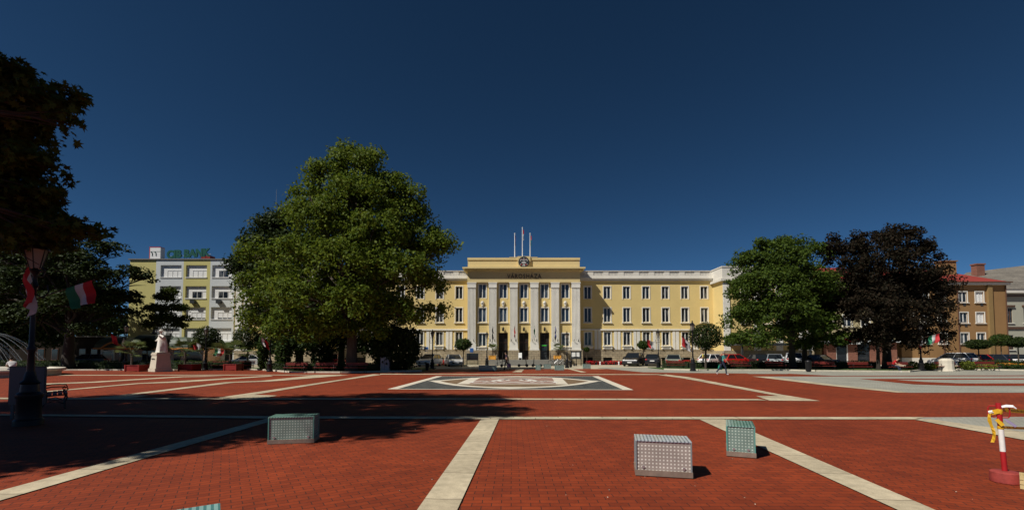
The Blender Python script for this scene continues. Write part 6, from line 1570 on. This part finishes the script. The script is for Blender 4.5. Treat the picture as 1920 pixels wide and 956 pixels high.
fp = G(1355, 703); wk = person('walking person in a teal top and dark jeans with grey hair and a backpack', (fp.x, fp.y, .012), R(-6), WALK, ['shirt_teal', 'jeans', 'shoe_white', 'skin'])
bk = thing('backpack', 'black backpack on the back of the walking person in teal', 'backpack', (fp.x, fp.y, .012), R(-6))
b = MB(); b.box(-.26, -.07, -.15, .15, 1.0, 1.42); b.build('pack', 'bag_black', bk, bevel=.05)
b = MB()
for s in (-.12, .12): b.tube([(-.1, s, 1.38), (.0, s, 1.46), (.13, s, 1.40), (.17, s, 1.28), (.08, s * 1.3, 1.1), (-.08, s * 1.1, 1.04)], .02, 6, flat=.4)
b.build('strap', 'bag_black', bk)
gb = thing('carrier_bag', 'bright green carrier bag hanging behind the walking person in teal', 'bag', (fp.x, fp.y, .012), R(-6))
b = MB(); b.taper(-.26, .06, .16, .27, .38, .70, .75); b.build('bag', 'bag_green', gb, bevel=.03)
b = MB(); b.tube([(-.2, .22, .69), (-.09, .215, .82), (.0, .22, .69)], .01, 5); b.build('handle', 'bag_green', gb)
W2 = {k: (v[0] * .9, v[1], v[2]) for k, v in WALK.items()}
W2.update(elR=(.02, -.24, 1.12), wrR=(.08, -.25, .86), haR=(.09, -.25, .79))
fp = G(950, 693.6); person('walking figure in dark purple clothes passing the town hall steps', (fp.x, fp.y, .012), R(170), W2, ['shirt_purple', 'trousers_dark', 'trousers_dark', 'skin'], 'hair_dark')
a = R(170); hx, hy = .09 * math.cos(a) + .25 * math.sin(a), .09 * math.sin(a) - .25 * math.cos(a)
gb = thing('shopping_bag', 'dark violet bag carried by the walking figure in purple', 'bag', (fp.x + .22, fp.y - .25, .012))
b = MB(); b.taper(-.2, .2, -.07, .07, .25, .62, .8); b.build('bag', 'bag_violet', gb, bevel=.03); b = MB(); b.tube([(-.1, 0, .61), (0, 0, .80), (.1, 0, .61)], .012, 5); b.build('handle', 'bag_violet', gb)
ST = dict(pelvis=(0, 0, .93), waist=(.0, 0, 1.10), chest=(.02, 0, 1.33), neck=(.03, 0, 1.48), head=(.05, 0, 1.57), crown=(.05, 0, 1.67), hipL=(0, .09, .9), kneeL=(.05, .10, .5), ankleL=(-.02, .1, .08), toeL=(.14, .11, .035), hipR=(0, -.09, .9), kneeR=(.02, -.1, .5), ankleR=(-.06, -.1, .08), toeR=(.1, -.11, .035),
          shL=(.0, .19, 1.38), elL=(.02, .25, 1.11), wrL=(.22, .22, .98), haL=(.29, .21, .97), shR=(0, -.19, 1.38), elR=(.02, -.25, 1.11), wrR=(.22, -.22, .98), haR=(.29, -.21, .97))
person('person in a yellow shirt standing left of the white hatchback', (PX(1318, 54), 54, 0), R(150), ST, ['shirt_yellow', 'jeans', 'trousers_dark', 'skin'], 'hair_dark')
SIT = dict(pelvis=(-.02, 0, .56), waist=(.06, 0, .72), chest=(.22, 0, .93), neck=(.34, 0, 1.05), head=(.40, 0, 1.13), crown=(.44, 0, 1.22), look=(1, 0, -.3), hipL=(0, .09, .54), kneeL=(.42, .12, .50), ankleL=(.50, .12, .10), toeL=(.66, .13, .04), hipR=(0, -.09, .54), kneeR=(.42, -.12, .50), ankleR=(.52, -.13, .10), toeR=(.68, -.14, .04),
           shL=(.20, .19, .96), elL=(.34, .22, .72), wrL=(.52, .10, .66), haL=(.58, .06, .66), shR=(.20, -.19, .96), elR=(.34, -.22, .72), wrR=(.52, -.10, .66), haR=(.58, -.06, .66))
q = G(1688, 696.9)
person('person in a red top and dark trousers leaning forward on a bench', (q.x - .62, q.y + .0, -.02), R(-62), SIT, ['shirt_red', 'jeans', 'shoe_white', 'skin'], 'hair_dark')
q = (-33.3, 30.7)
person('person in a white top sitting on the fountain rim behind the jets', (q[0], q[1], .06), R(150), SIT, ['shirt_white', 'jeans', 'trousers_dark', 'skin'], 'hair_dark')
